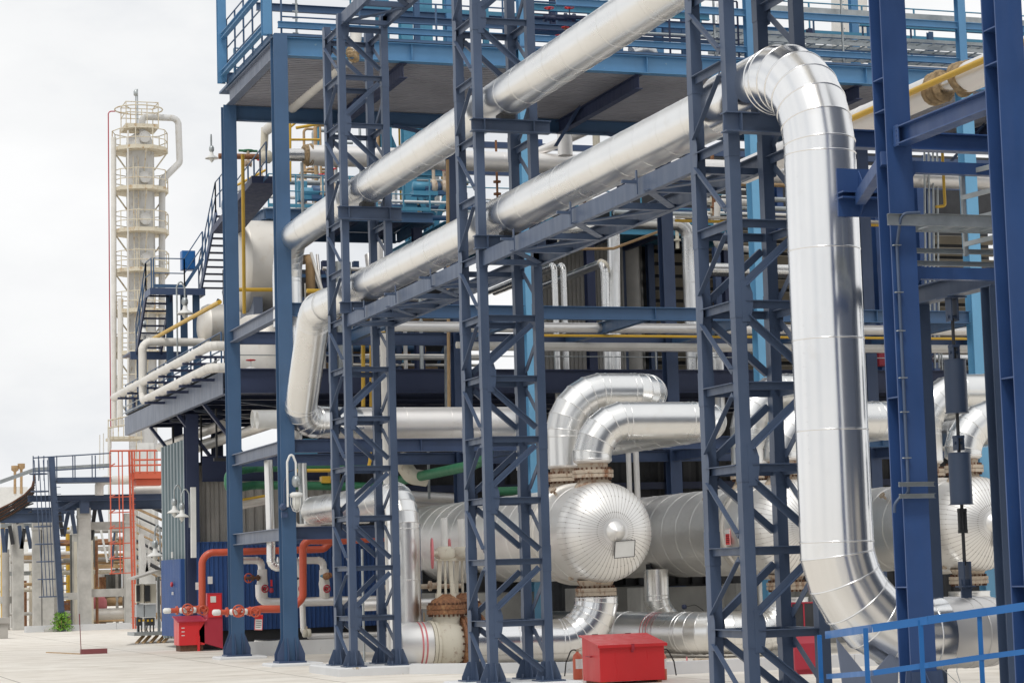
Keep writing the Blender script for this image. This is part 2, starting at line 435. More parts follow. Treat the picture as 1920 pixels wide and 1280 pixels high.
for x in CX:
    ybeam(x, YF+.2, YR-.2, 16.50, .46, 'grey_blue' if x < 14 else 'dark_blue')
    ybeam(x, YF+.2, YR-.2, 9.40, .34, 'grey_blue' if x < 14 else 'blue')
    ybeam(x, YF+.2, YR-.2, 5.82, .32, 'grey_blue' if x < 14 else 'navy2')
ybeam(CX[0], YF+.2, YR-.2, 3.55, .32, 'grey_blue')
for i in range(4):
    xm = (CX[i]+CX[i+1])/2
    ybeam(xm, YF+.02, YR-.02, 9.40, .34, 'blue'); ybeam(xm, YF+.02, YR-.02, 16.0, .40, 'dark_blue')
    # knee braces from the rear beam up to the deck
    m_ = MB(); m_.ang((xm-.1,YR-.1,15.2), (xm-.1,YR-2.2,15.95), .12, .12); m_.ang((CX[i+1]-.3,YR-.1,15.3), (CX[i+1]-1.9,YR-.1,15.62), .1, .1); obj('brace', m_, M['navy2'], fr)
m_ = MB(); k = 0
m_.box2((13.4,YF+.16,16.10), (41.0,YR+.5,16.14))
y = YF+.25
while y < YR+.4:
    m_.box2((13.42,y,16.07), (40.98,y+.10,16.10)); y += .21
obj('deck_sheet', m_, M['deck_under'], fr)
m_ = MB(); m_.box2((13.1,YF-.17,16.535), (41.2,YR+.6,16.60)); obj('deck_slab', m_, M['blue'], fr)

# upper tier: posts, beams and railings standing on the top deck
up = thing('upper_tier_frame', 'pale blue framework of posts and rails standing on the top deck', 'steel frame', (13.25, YF, 16.6))
for x, y in ((12.95,YF+.1),(12.95,YR-.6)) + tuple((c, YF) for c in CX[1:]) + tuple((c, YR) for c in CX[1:]):
    m_ = MB(); m_.ibeam((x,y,16.6), (x,y,22.5), .24, .24, .018, .012, up=Y); obj('post', m_, M['sky_blue'], up)
for z, mt, h in ((16.95,'sky_blue',.17),(18.04,'sky_blue',.2),(19.1,'blue',.22)):
    x0 = 13.1 if z < 17.5 else (21 if z < 18.5 else 14)
    for a, b in zip([x0]+[c for c in CX if c > x0+1], [c for c in CX if c > x0+1]):
        m_ = MB(); m_.ibeam((a+.13,YF-.02,z-h/2), (b-.13,YF-.02,z-h/2), h, .14, .014, .01); obj('beam', m_, M[mt], up)
        m_ = MB(); m_.ibeam((a+.13,YR,z-h/2+.1), (b-.13,YR,z-h/2+.1), h, .14, .014, .01); obj('beam', m_, M['blue'], up)
for z in (16.95, 18.04):
    m_ = MB(); m_.ibeam((12.95,YF+.25,z-.1), (12.95,YR-.75,z-.1), .17, .14); obj('beam', m_, M['sky_blue'], up)

def railing(name, pts, label, mat='blue', h=1.05, step=1.5, r=.022, post=.045, mids=(.5,), kick=True, group='blue handrails of the platforms'):
    """guard rail along a 3-D polyline"""
    pts = [V(p) for p in pts]
    t = thing(name, label, 'handrail', pts[0], group)
    for f_ in (1,)+tuple(mids):
        a_ = MB()
        for a, b in zip(pts, pts[1:]): a_.rod(a+Z*h*f_, b+Z*h*f_, r, 6)
        obj('rail_bar', a_, M[mat], t)
    for a, b in zip(pts, pts[1:]):
        n = max(1, int(round((b-a).length/step)))
        for i in range(n+1):
            q = a.lerp(b, i/n); p_ = MB(); p_.bar(q, q+Z*(h-r*.5), post, post, up=Y); obj('stanchion', p_, M[mat], t)
        if kick: k_ = MB(); k_.bar(a+Z*.07, b+Z*.07, .012, .12); obj('kick_plate', k_, M[mat], t)
    return t
railing('handrail', [(13.12,YF+.25,16.6),(13.12,YR-.5,16.6)], 'pale blue handrail across the open left end of the top deck', 'blue', 1.9, 1.3, mids=(.78,.56,.34,.17))
railing('handrail', [(13.4,YF+.3,16.6),(19.9,YF+.3,16.6)], 'thin handrail along the front edge of the top deck, left of the tall tower', 'blue', 1.15, 2.0)
railing('handrail', [(20.4,YF+.3,16.6),(26.8,YF+.3,16.6)], 'dark blue handrail on the top deck with two small valves in front', 'dark_blue', 1.75, 1.9, mids=(.6,.35))

# ================================================================== LATTICE TOWERS
def tower(x0, y0, wx, wy, ztop, label, first=0, z0=.2, skip=()):
    """x0,y0: outer corner nearest the camera on the left; legs at four corners"""
    t = thing('lattice_tower', label, 'lattice tower', (x0+wx/2, y0+wy/2, z0), 'steel lattice pipe towers')
    lw = .165; xs = (x0+lw/2, x0+wx-lw/2); ys = (y0+lw/2, y0+wy-lw/2)
    for x in xs:
        for y in ys:
            m_ = MB(); m_.box2((x-lw/2,y-lw/2,z0), (x+lw/2,y+lw/2,ztop))
            k = 0; z = 1.33
            while z < ztop-.3:       # cover plates where braces land
                if (k % 2 == 0) == ((x == xs[0]) == (y == ys[0])):
                    m_.box2((x-lw/2-.006,y-lw/2-.006,z-.24), (x+lw/2+.006,y+lw/2+.006,z+.24))
                z += 1.137; k += 1
            obj('leg', m_, M['navy'], t)
            b_ = MB(); b_.box((x,y,z0+.012), (.5,.5,.024))
            for dx, dy in ((1,0),(-1,0),(0,1),(0,-1)):
                d = V((dx,dy,0)); c = V((x,y,z0+.024))
                b_.poly([c+d*lw/2, c+d*.25, c+d*.25+Z*.05, c+d*(lw/2+.05)+Z*.34, c+d*lw/2+Z*.34], .014)
                s_ = V((dy,dx,0))
            for sx in (-1,1):
                for sy in (-1,1): b_.rod((x+sx*.17,y+sy*.17,z0+.02), (x+sx*.17,y+sy*.17,z0+.10), .022, 6)
            obj('base_plate', b_, M['navy'], t)
    zs = []; z = 1.33
    while z < ztop-.2: zs.append(z); z += 1.137
    corners = [(xs[0],ys[0]),(xs[1],ys[0]),(xs[1],ys[1]),(xs[0],ys[1])]
    for f_ in range(4):
        (xa,ya),(xb,yb) = corners[f_], corners[(f_+1) % 4]
        a0, b0 = V((xa,ya,0)), V((xb,yb,0)); d = (b0-a0).normalized(); out = V((d.y,-d.x,0))
        for i, z in enumerate(zs):
            if any(abs(z-s_) < .35 and f_ in (0, 2) for s_ in skip): continue
            a, b = a0+d*(lw/2)+Z*z, b0-d*(lw/2)+Z*z; o = out*.03
            m_ = MB(); m_.bar(a+o+Z*.0, b+o, .15, .012); m_.bar(a+o-Z*.056, b+o-Z*.056, .012, .10)
            obj('rung', m_, M['navy'], t)
        nodes_ = [z0+.16]+zs
        for i in range(len(nodes_)-1):
            za, zb = nodes_[i]+(.20 if i else .08), nodes_[i+1]-.20
            mid = (za+zb)/2
            if any(abs(mid-s_) < .75 and f_ in (0, 2) for s_ in skip): continue
            A_ = (i % 2 == 1)                       # panels alternate; all four faces lean the same way
            flip = A_ if f_ in (0, 1) else not A_
            flip = {0: A_, 1: not A_, 2: not A_, 3: A_}[f_]
            # flip: low end at a, high end at b
            p, q = (b0-d*.12+Z*zb, a0+d*.10+Z*za) if flip else (a0+d*.12+Z*zb, b0-d*.10+Z*za)
            o = out*(.055)
            m_ = MB(); m_.ang(p+o, q+o, .10, .075, .012, up=out); obj('brace', m_, M['navy'], t)
            g_ = MB()                                  # gusset at the joint the brace rises to or falls from
            c = (b0 if flip else a0)+out*.088+Z*nodes_[i+1]; e = -d if flip else d
            g_.poly([c-Z*.30+e*.02, c-Z*.30+e*.15, c-Z*.06+e*.19, c+Z*.10+e*.19, c+Z*.28+e*.13, c+Z*.28+e*.02], .010)
            if i % 2 == 0: obj('gusset_plate', g_, M['navy'], t)
    return t
TX = 12.93
tower(TX, 49.35, 1.2, 1.5, 15.3, 'farthest and leftmost lattice tower, its open top in the frame', skip=(8.3,10.6,11.3,9.2))
tower(TX, 39.3, 1.25, 1.3, 15.3, 'middle lattice tower between the rusty flanged valve and the fire extinguisher', skip=(8.3,10.6,11.3,9.2))
tower(TX, 28.0, 1.25, 1.35, 15.3, 'nearest lattice tower, beside the tall shiny vertical pipe', skip=(8.3,10.6,11.3,9.2))
def saddle(y, z, h, label, w=1.55):
    m_ = MB(); m_.ibeam((TX-.12,y,z-h/2), (TX+w,y,z-h/2), h, .2, .018, .012)
    m_.box((TX+.12,y-.06,z-h/2), (.014,.09,h-.04)); m_.box((TX+1.1,y-.06,z-h/2), (.014,.09,h-.04))
    s_ = MB(); s_.box2((TX+.42,y-.14,z), (TX+.72,y+.14,z+.10))
    t = thing('saddle_beam', label, 'pipe support', (TX+.6,y,z-h), 'cross beams that carry the two big pipes on the towers')
    obj('beam', m_, M['navy'], t); obj('shoe', s_, M['dark'], t)
saddle(49.24, 8.50, .26, 'cross beam under the lower big pipe on the farthest tower', 1.25); saddle(39.19, 8.50, .26, 'cross beam under the lower big pipe on the middle tower', 1.3); saddle(27.89, 8.50, .28, 'cross beam under the pipe bend on the nearest tower', 1.6)
saddle(49.24, 10.72, .30, 'cross beam under the upper big pipe on the farthest tower', 1.4); saddle(39.19, 10.72, .24, 'cross beam under the upper big pipe on the middle tower', 1.45)
saddle(27.89, 10.72, .24, 'cross beam high on the nearest tower, above the bend')

def slab(name, x0, y0, x1, y1, h, label):
    m_ = MB(); b_ = .03
    m_.add([(x0,y0,0),(x1,y0,0),(x1,y1,0),(x0,y1,0),(x0+.0,y0,h-b_),(x1,y0,h-b_),(x1,y1,h-b_),(x0,y1,h-b_),(x0+b_,y0+b_,h),(x1-b_,y0+b_,h),(x1-b_,y1-b_,h),(x0+b_,y1-b_,h)],
           [(0,1,5,4),(1,2,6,5),(2,3,7,6),(3,0,4,7),(4,5,9,8),(5,6,10,9),(6,7,11,10),(7,4,8,11),(8,9,10,11)])
    solo(name, m_, M['whitewash'], label, 'concrete base', 'white concrete bases')
slab('concrete_slab', 12.6, 49.15, 14.75, 52.0, .197, 'white concrete slab under the farthest lattice tower')
slab('concrete_slab', 12.6, 38.9, 14.6, 41.2, .197, 'white concrete slab under the middle lattice tower')
slab('concrete_slab', 12.6, 27.6, 14.6, 29.8, .197, 'white concrete slab under the nearest lattice tower')
slab('concrete_slab', CX[0]-.6, YF-.6, CX[0]+.75, YF+.6, .078, 'low white pad under the front corner post')
slab('concrete_slab', CX[0]-.6, YR-.6, CX[0]+.75, YR+.6, .078, 'low white pad under the rear corner post')

# bridges between the towers
def bridge(zc, h, y0, y1, label, mat='navy', hooks=True):
    t = thing('pipe_bridge', label, 'pipe support', (TX+.6,(y0+y1)/2,zc-h/2), 'steel bridges between the lattice towers')
    for x, s_ in ((TX+.06, 1), (TX+1.19, -1)):
        m_ = MB(); m_.chan((x,y0,zc), (x,y1,zc), h, -.10*s_ if False else .10*(1 if s_ < 0 else 1)*s_, .012, up=Z); obj('side_beam', m_, M[mat], t)
    n = int((y1-y0)/1.65); m_ = MB()
    for i in range(n+1):
        y = y0+.2+(y1-y0-.4)*i/n
        q = MB(); q.bar((TX+.07,y,zc-h/2+.05), (TX+1.18,y,zc-h/2+.05), .12, .10); obj('cross_member', q, M[mat], t)
        if i < n:
            y2 = y0+.2+(y1-y0-.4)*(i+1)/n
            q = MB(); q.bar((TX+.07,y,zc-h/2+.03), (TX+1.18,y2,zc-h/2+.03), .14, .02) if i % 2 else q.bar((TX+1.18,y,zc-h/2+.03), (TX+.07,y2,zc-h/2+.03), .14, .02); obj('diagonal', q, M[mat], t)
    if hooks:
        for i in range(3):
            y = y0+(y1-y0)*(i+.7)/3.4
            q = MB(); q.box((TX-.012,y,zc+.05), (.02,.05,.38)); q.box((TX-.13,y+.02,zc+.06), (.24,.05,.05)); obj('hook_bracket', q, M['navy'], t)
bridge(8.08, .28, 40.6, 49.35, 'bridge under the lower big pipe between the farthest and middle towers')
bridge(8.08, .28, 29.35, 39.3, 'bridge under the lower big pipe between the middle and nearest towers')
bridge(15.15, .28, 40.6, 49.35, 'bridge high up between the tops of the farthest and middle towers', hooks=False)
bridge(15.15, .28, 29.35, 39.3, 'bridge above the frame edge between the middle and nearest towers', hooks=False)

# ================================================================== BIG PIPES
PXc = TX+.60
t = thing('insulated_pipe', 'upper big silver clad pipe crossing from the far bend to the top edge', 'pipe', (PXc, 45, 11.17))
m_ = MB(); m_.pipe([(PXc,20,11.17),(PXc,55.0,11.17)], .39, 40, band=.9, bead=.004); obj('straight_run', m_, M['alu'], t)
m_ = MB(); m_.pipe([(PXc,55.0,11.17),(PXc+.08,57.85,11.17),(PXc+.08,57.85,8.9)], .392, 40, rad=1.05, k=6, band=9, bead=.006); obj('elbow', m_, M['alu'], t)
m_ = MB(); m_.pipe([(PXc+.08,57.85,8.9),(PXc+.08,57.85,5.6)], .345, 40, band=1.1, bead=.006); obj('vertical_run', m_, M['alu_bright'], t)
t = thing('insulated_pipe', 'lower big silver clad pipe on the bridge, turning down at both ends', 'pipe', (PXc, 40, 8.92))
m_ = MB(); m_.pipe([(PXc,29.2,8.92),(PXc,53.2,8.93)], .39, 40, band=.95, bead=.004); obj('straight_run', m_, M['alu'], t)
m_ = MB(); m_.pipe([(PXc,53.2,8.93),(PXc,54.5,8.93),(PXc+.1,56.9,6.32),(PXc+1.9,57.55,6.30)], .42, 40, rad=[0,1.0,.75,0], k=5, band=2.2, bead=.008); obj('far_bend', m_, M['alu'], t)
m_ = MB(); m_.pipe([(PXc+1.9,57.55,6.30),(19.2,57.55,6.30),(20.3,57.55,6.30),(20.3,57.55,5.0)], .43, 40, rad=.75, k=5, band=1.4, bead=.006); obj('low_run', m_, M['alu2'], t)
RY = 26.42
m_ = MB(); m_.pipe([(PXc,29.25,8.92),(PXc,RY,8.92),(PXc,RY,7.55)], .475, 56, rad=1.28, k=7, band=5, bead=.009); obj('near_elbow', m_, M['alu_bright'], t)
m_ = MB(); m_.pipe([(PXc,RY,7.55),(PXc,RY,2.75)], .48, 56, band=1.22, bead=.007)
for i in range(26):      # rivets along the lap joint
    m_.lathe([(.006,-.003),(.004,.003)], (PXc-.448+.02*math.sin(i*.3),RY-.183,7.3-i*.18), (-.9,-.4,0), 6)
obj('riser', m_, M['alu_bright'], t)
m_ = MB(); m_.pipe([(PXc,RY,2.75),(PXc,RY,1.24),(15.0,RY,1.24)], .485, 56, rad=1.25, k=6, band=5, bead=.010); obj('foot_elbow', m_, M['alu_bright'], t)
m_ = MB(); m_.pipe([(15.0,RY,1.24),(15.95,RY,1.24),(15.95,28.6,1.24)], .46, 48, rad=.6, k=5, band=1.2, bead=.008); obj('foot_run', m_, M['alu2'], t)
# lug bracket halfway up the riser and its brace back to the blue column
t = thing('pipe_guide', 'blue steel lug on the tall vertical pipe, braced to the blue column', 'pipe support', (PXc+.2,RY-.5,6.9))
a = V((PXc+.18,RY-.5,7.05)); m_ = MB()
m_.box2((a.x-.20,a.y,a.z-.32), (a.x+.40,a.y+.02,a.z+.32)); m_.box2((a.x-.20,a.y-.16,a.z-.02), (a.x+.40,a.y,a.z)); 
m_.poly([(a.x+.12,a.y,a.z+.0),(a.x+.12,a.y-.18,a.z+.0),(a.x+.12,a.y,a.z+.3)], .016); m_.poly([(a.x+.12,a.y,a.z-.02),(a.x+.12,a.y-.18,a.z-.05),(a.x+.12,a.y,a.z-.30)], .016)
m_.box2((a.x-.20,a.y-.14,a.z-.09), (a.x+.40,a.y,a.z-.07)); obj('lug_plate', m_, M['royal'], t)
m_ = MB(); m_.bar((a.x+.05,a.y-.14,a.z-.10), (13.28,24.15,a.z+.12), .13, .17); obj('brace', m_, M['royal'], t)
# trunnion under the foot elbow, on a white plinth
t = thing('pipe_trunnion', 'blue V-shaped plate support under the foot of the tall pipe', 'pipe support', (PXc+.25,RY-.1,.42))
m_ = MB(); cx, cy = PXc+.12, RY-.30
m_.poly([(cx-.26,cy,.45),(cx+.5,cy,.45),(cx+.56,cy,1.02),(cx+.42,cy,1.02),(cx+.1,cy,.72),(cx-.34,cy,1.25)], .02)
m_.poly([(cx+.1,cy-.24,.45),(cx+.1,cy+.5,.45),(cx+.1,cy+.5,.72),(cx+.1,cy-.05,.72)], .02); m_.box((cx+.1,cy+.1,.44), (.8,.8,.025))
obj('plate', m_, M['grey_blue'], t)
p = MB(); p.box2((cx-.55,cy-.5,0), (cx+.85,cy+.75,.42)); solo('concrete_plinth', p, M['whitewash'], 'white concrete plinth under the foot of the tall vertical pipe', 'concrete plinth', 'white concrete plinths')
# ================================================================== EXCHANGER VESSELS
def flange(parent, c, axis, Rf, th, nb=20, mat='flange', pair=True, neck=None):
    """bolted flange pair centred on c"""
    axis = V(axis).normalized(); m_ = MB(); g = .008
    m_.lathe([(Rf*.72,-th-g),(Rf,-th-g),(Rf,-g),(Rf*.94,-g),(Rf*.94,g),(Rf,g),(Rf,th+g),(Rf*.72,th+g)], c, axis, 40, sm=False)
    o = obj('flange', m_, M[mat], parent)
    b_ = MB(); e, w_ = frame(axis)
    for i in range(nb):
        a = 2*math.pi*i/nb; q = V(c)+(e*math.cos(a)+w_*math.sin(a))*Rf*.87
        b_.rod(q-axis*(th+g+.055), q+axis*(th+g+.055), .026 if Rf > .4 else .016, 6)
    obj('bolt_ring', b_, M['bolt'], o if parent.parent is None else parent)
    return o
def vessel(ax, label, plate_lbl=None):
    zc, ya, yj, r = 3.12, 49.22, 50.05, 1.2
    t = thing('heat_exchanger', label, 'heat exchanger', (ax, 57, 0), 'big silver horizontal exchangers')
    prof = []
    for i in range(13):
        a = math.pi/2*i/12; prof.append((r*math.sin(a)+.0005, ya+(yj-ya)*(1-math.cos(a))))
    m_ = MB(); m_.lathe([(p[0], p[1]-yj) for p in prof], (ax,yj,zc), Y, 56, caps=False)
    s_m = MB()
    for k in range(56):
        a = 2*math.pi*k/56; u_ = V((math.cos(a),0,math.sin(a)))
        pts = [V((ax,p[1]-.002,zc))+u_*(p[0]+.002) for p in prof[2:]]
        for p, q in zip(pts, pts[1:]): s_m.bar(p, q, .006, .009, up=u_)
        for j in (3, 6, 9):
            p = V((ax,prof[j][1]-.008,zc))+u_*prof[j][0]; s_m.box(p, (.018,.018,.018))
    h = obj('dished_head', m_, M['satin'], t); obj('gore_seams', s_m, M['seam'], h)
    c_ = MB(); c_.lathe([(.001,-.13),(.235,-.03),(.245,.02)], (ax,ya+.02,zc), Y, 24, caps=False); obj('centre_cap', c_, M['satin'], h)
    pl = MB(); q = V((ax+.20, ya+.0, zc-.42)); u_ = V((0,.22,-1)).normalized()
    e = V((1,.05,.06)).normalized(); n_ = V((0.05,-1,-.22)).normalized()
    pl.poly([q-e*.26+u_*.2, q+e*.26+u_*.2, q+e*.26-u_*.2, q-e*.26-u_*.2], .02); obj('name_plate', pl, M['white'], h)
    bd = MB(); cs = [q+n_*.012+s*e*.26+tt*u_*.2 for s, tt in ((-1,1),(1,1),(1,-1),(-1,-1))]
    for a, b in zip(cs, cs[1:]+cs[:1]): bd.bar(a, b, .014, .014)
    obj('plate_border', bd, M['dark'], h)
    m_ = MB(); m_.pipe([(ax,yj,zc),(ax,51.7,zc)], r, 56, band=.95, bead=.008); obj('channel', m_, M['satin'], t)
    m_ = MB(); m_.lathe([(1.1,-.16),(1.26,-.16),(1.26,-.02),(1.23,0),(1.26,.02),(1.26,.16),(1.1,.16)], (ax,51.86,zc), Y, 48); obj('girth_flange', m_, M['alu_old'], t)
    m_ = MB(); m_.pipe([(ax,52.02,zc),(ax,64.6,zc)], 1.15, 56, band=1.0, bead=.007); m_.lathe([(1.13,0),(.95,.35),(.5,.55),(.01,.62)], (ax,64.6,zc), Y, 40); obj('shell', m_, M['satin'], t)
    for y, zt in ((50.55, 4.40), (52.5, 4.40)):
        m_ = MB(); m_.lathe([(.50,-.28),(.44,-.12),(.38,-.04),(.37,.10),(.37,.46)], (ax-.03,y,zt), Z, 32); n_ = obj('nozzle', m_, M['flange'], t)
        flange(n_, (ax-.03,y,zt+.14), Z, .50, .085, 22)
    m_ = MB(); m_.lathe([(.46,.26),(.38,.10),(.37,-.16)], (ax-.05,50.55,1.72), Z, 32); n_ = obj('nozzle', m_, M['flange'], t)
    flange(n_, (ax-.05,50.55,1.70), Z, .50, .085, 22)
    for dx, y, z in ((-.75,51.3,4.12),(-.95,53.2,3.95),(.45,50.9,4.28)):     # blind-flanged vents
        m_ = MB(); d = V((dx/1.2,0,(z-zc)/1.2)).normalized(); p = V((ax,y,zc))+d*1.18
        m_.rod(p, p+d*.12-X*.0, .035, 10); m_.lathe([(.09,0),(.09,.025)], p+d*.12, d, 14); m_.lathe([(.09,.035),(.09,.06)], p+d*.12, d, 14)
        obj('vent_flange', m_, M['flange'], t)
    m_ = MB(); m_.box((ax-.55,50.9,zc-1.02), (.10,.10,.22)); m_.rod((ax-.60,50.9,zc-1.0),(ax-.45,50.9,zc-1.0),.05,8); obj('drain_fitting', m_, M['flange'], t)
    for y in (57.5, 62.5):
        m_ = MB(); m_.box2((ax-.95,y-.16,1.72), (ax+.95,y+.16,1.76)); m_.box2((ax-.9,y-.012,1.76), (ax+.9,y+.012,2.35))
        for i in range(5): m_.box2((ax-.9+.42*i,y-.15,1.76), (ax-.88+.42*i,y+.15,2.35))
        obj('saddle', m_, M['dark'], t)
    return t
VX = (19.42, 24.5, 29.65)
va = vessel(VX[0], 'silver exchanger end with a blank white plate, between the middle and nearest towers')
vb = vessel(VX[1], 'silver exchanger partly hidden by the nearest lattice tower and the tall pipe')
vc = vessel(VX[2], 'silver exchanger end at the right edge, behind the spring hanger')
def tagplate(name, c, e, u_, w_, h, label, cat, face='white', top='red'):
    """white tag with a red head band and border"""
    c, e, u_ = V(c), V(e).normalized(), V(u_).normalized(); n_ = e.cross(u_)
    t = thing(name, label, cat, c-u_*h/2)
    m_ = MB(); m_.poly([c-e*w_/2-u_*h/2, c+e*w_/2-u_*h/2, c+e*w_/2+u_*h/2, c-e*w_/2+u_*h/2], .01); obj('plate', m_, M[face], t)
    m_ = MB(); a = c+n_*.008
    m_.poly([a-e*w_*.49+u_*h*.2, a+e*w_*.49+u_*h*.2, a+e*w_*.49+u_*h*.49, a-e*w_*.49+u_*h*.49], .006)
    for s in (-1, 1): m_.bar(a+e*s*w_*.47-u_*h*.49, a+e*s*w_*.47+u_*h*.49, .014, .008, up=n_)
    m_.bar(a-e*w_*.48-u_*h*.47, a+e*w_*.48-u_*h*.47, .008, .014); obj('red_print', m_, M[top], t)
    m_ = MB()
    for k in range(4): m_.bar(a-e*w_*.34+u_*h*(.08-.13*k), a+e*w_*(.34-.08*(k % 2))+u_*h*(.08-.13*k), .004, h*.03, up=u_)
    obj('text_lines', m_, M['dark'], t)
q = V((VX[0]-1.19, 50.9, 2.98)); tagplate('warning_tag', (q.x-.01,q.y,q.z-.1), (.0,-1,0), (.05,.12,1), .3, .42, 'red and white tag on the shell of the left exchanger', 'sign')
q = V((VX[1]-1.20, 51.4, 2.95)); tagplate('warning_tag', (q.x-.01,q.y,q.z), (.0,-1,0), (.05,.12,1), .3, .42, 'red and white tag on the exchanger behind the nearest tower', 'sign', 'red', 'white')

def pier(x, y, w_, d, h, label):
    m_ = MB(); c = .05
    pr = [(-w_/2,-d/2+c),(-w_/2+c,-d/2),(w_/2-c,-d/2),(w_/2,-d/2+c),(w_/2,d/2-c),(w_/2-c,d/2),(-w_/2+c,d/2),(-w_/2,d/2-c)]
    m_.prism((x,y,0), (x,y,h), [(-p[0],p[1]) for p in pr] if False else pr, up=Y)
    solo('concrete_pier', m_, M['concrete'], label, 'concrete pier', 'concrete piers under the exchangers')
for x, n in zip(VX, ('left exchanger', 'exchanger behind the nearest tower', 'right edge exchanger')):
    pier(x-.1, 57.5, 2.5, 1.1, 1.70, 'front grey concrete pier under the '+n)
    pier(x-.1, 62.5, 2.5, 1.1, 1.70, 'rear grey concrete pier under the '+n)

# pipes on the vessels
for i, x in enumerate(VX):
    w1 = ('left exchanger', 'half hidden exchanger', 'right edge exchanger')[i]
    t = thing('insulated_pipe', 'fat shiny pipe bending right off the front top nozzle of the '+w1, 'pipe', (x, 50.55, 4.85), 'gored silver pipes on the exchangers')
    m_ = MB(); m_.pipe([(x-.03,50.55,4.87),(x-.03,50.55,5.82),(x+3.3,50.55,5.82),(x+3.3,57.5,5.85)], .47, 48, rad=[0,.92,.75,0], k=5, band=1.3, bead=.010); obj('bend', m_, M['alu'], t)
    m_ = MB(); m_.lathe([(.40,-.06),(.475,0),(.475,.02)], (x-.03,50.55,4.85), Z, 40); obj('collar', m_, M['alu2'], t)
    t = thing('insulated_pipe', 'fat shiny pipe arching higher off the rear top nozzle of the '+w1, 'pipe', (x, 52.5, 4.85), 'gored silver pipes on the exchangers')
    m_ = MB(); m_.pipe([(x-.03,52.5,4.85),(x-.03,52.5,6.72),(x+2.55,52.5,6.72),(x+2.55,56.0,6.6)], .46, 48, rad=[0,1.15,.72,0], k=6, band=1.2, bead=.010); obj('bend', m_, M['alu'], t)
    m_ = MB(); m_.lathe([(.40,-.06),(.465,0),(.465,.02)], (x-.03,52.5,4.83), Z, 40); obj('collar', m_, M['alu2'], t)
    # tall white risers between the vessels
    t = thing('insulated_pipe', ('pale vertical pipe standing behind the pipes of the ')+w1, 'pipe', (x+2.9, 58.3, 0), 'gored silver pipes on the exchangers')
    m_ = MB(); m_.pipe([(x+2.9,58.2,.3),(x+2.9,58.2,5.4)], .40, 32, band=1.5, bead=.006); obj('riser', m_, M['alu'], t)
zl = .60
xa = P(876, 1205, y=50.55).x
t = thing('insulated_pipe', 'fat silver pipe curving left from under the left exchanger to the rusty valve', 'pipe', (xa, 50.55, .05), 'gored silver pipes on the exchangers')
m_ = MB(); m_.pipe([(VX[0]-.05,50.55,1.58),(VX[0]-.05,50.55,zl-.05),(xa+.05,50.55,zl)], .52, 48, rad=1.0, k=7, band=1.0, bead=.012); obj('bend', m_, M['alu_bright'], t)
m_ = MB(); m_.lathe([(.40,.02),(.52,-.04)], (VX[0]-.05,50.55,1.58), Z, 40); obj('collar', m_, M['alu2'], t)
m_ = MB(); m_.lathe([(.28,0),(.28,.04)], (17.6,50.55,.02), Z, 16)
for k in range(5): m_.torus((17.6,50.55,.05+k*.045), Z, .2, .03, 20, 6)
solo('spring_support', m_, M['teal'], 'teal coil spring under the silver pipe behind the middle tower', 'spring support')
t = thing('insulated_pipe', 'silver pipe with red stripes running low behind the red chest', 'pipe', (22.4, 50.55, .05), 'gored silver pipes on the exchangers')
m_ = MB(); m_.pipe([(VX[1]-.05,50.55,1.42),(VX[1]-.05,50.55,zl),(22.3,50.55,zl),(20.9,58,.62)], .52, 48, rad=[0,1.0,1.2,0], k=7, band=1.2, bead=.012); obj('bend', m_, M['alu'], t)
m_ = MB()
for k in range(3): m_.lathe([(.525,-.02),(.525,.02)], V((21.87,52.45,.605))+V((-.186,.98,0))*k*.14, V((-.186,.98,0)), 40, caps=False)
obj('red_stripes', m_, M['pink'], t)
t = thing('insulated_pipe', 'silver pipe bending under the right edge exchanger', 'pipe', (VX[2], 50.55, .05), 'gored silver pipes on the exchangers')
m_ = MB(); m_.pipe([(VX[2]-.05,50.55,1.42),(VX[2]-.05,50.55,zl),(27.0,50.55,zl)], .52, 40, rad=1.0, k=7, band=1.0, bead=.012); obj('bend', m_, M['alu'], t)
t = thing('insulated_pipe', 'silver vertical pipe bending at the ground right of the grey pier', 'pipe', (23.0, 55.2, .1), 'gored silver pipes on the exchangers')
m_ = MB(); m_.pipe([(23.05,55.6,2.2),(23.05,55.6,.7),(24.6,55.6,.7)], .33, 32, rad=.8, k=6, band=1.0, bead=.010); obj('bend', m_, M['alu'], t)

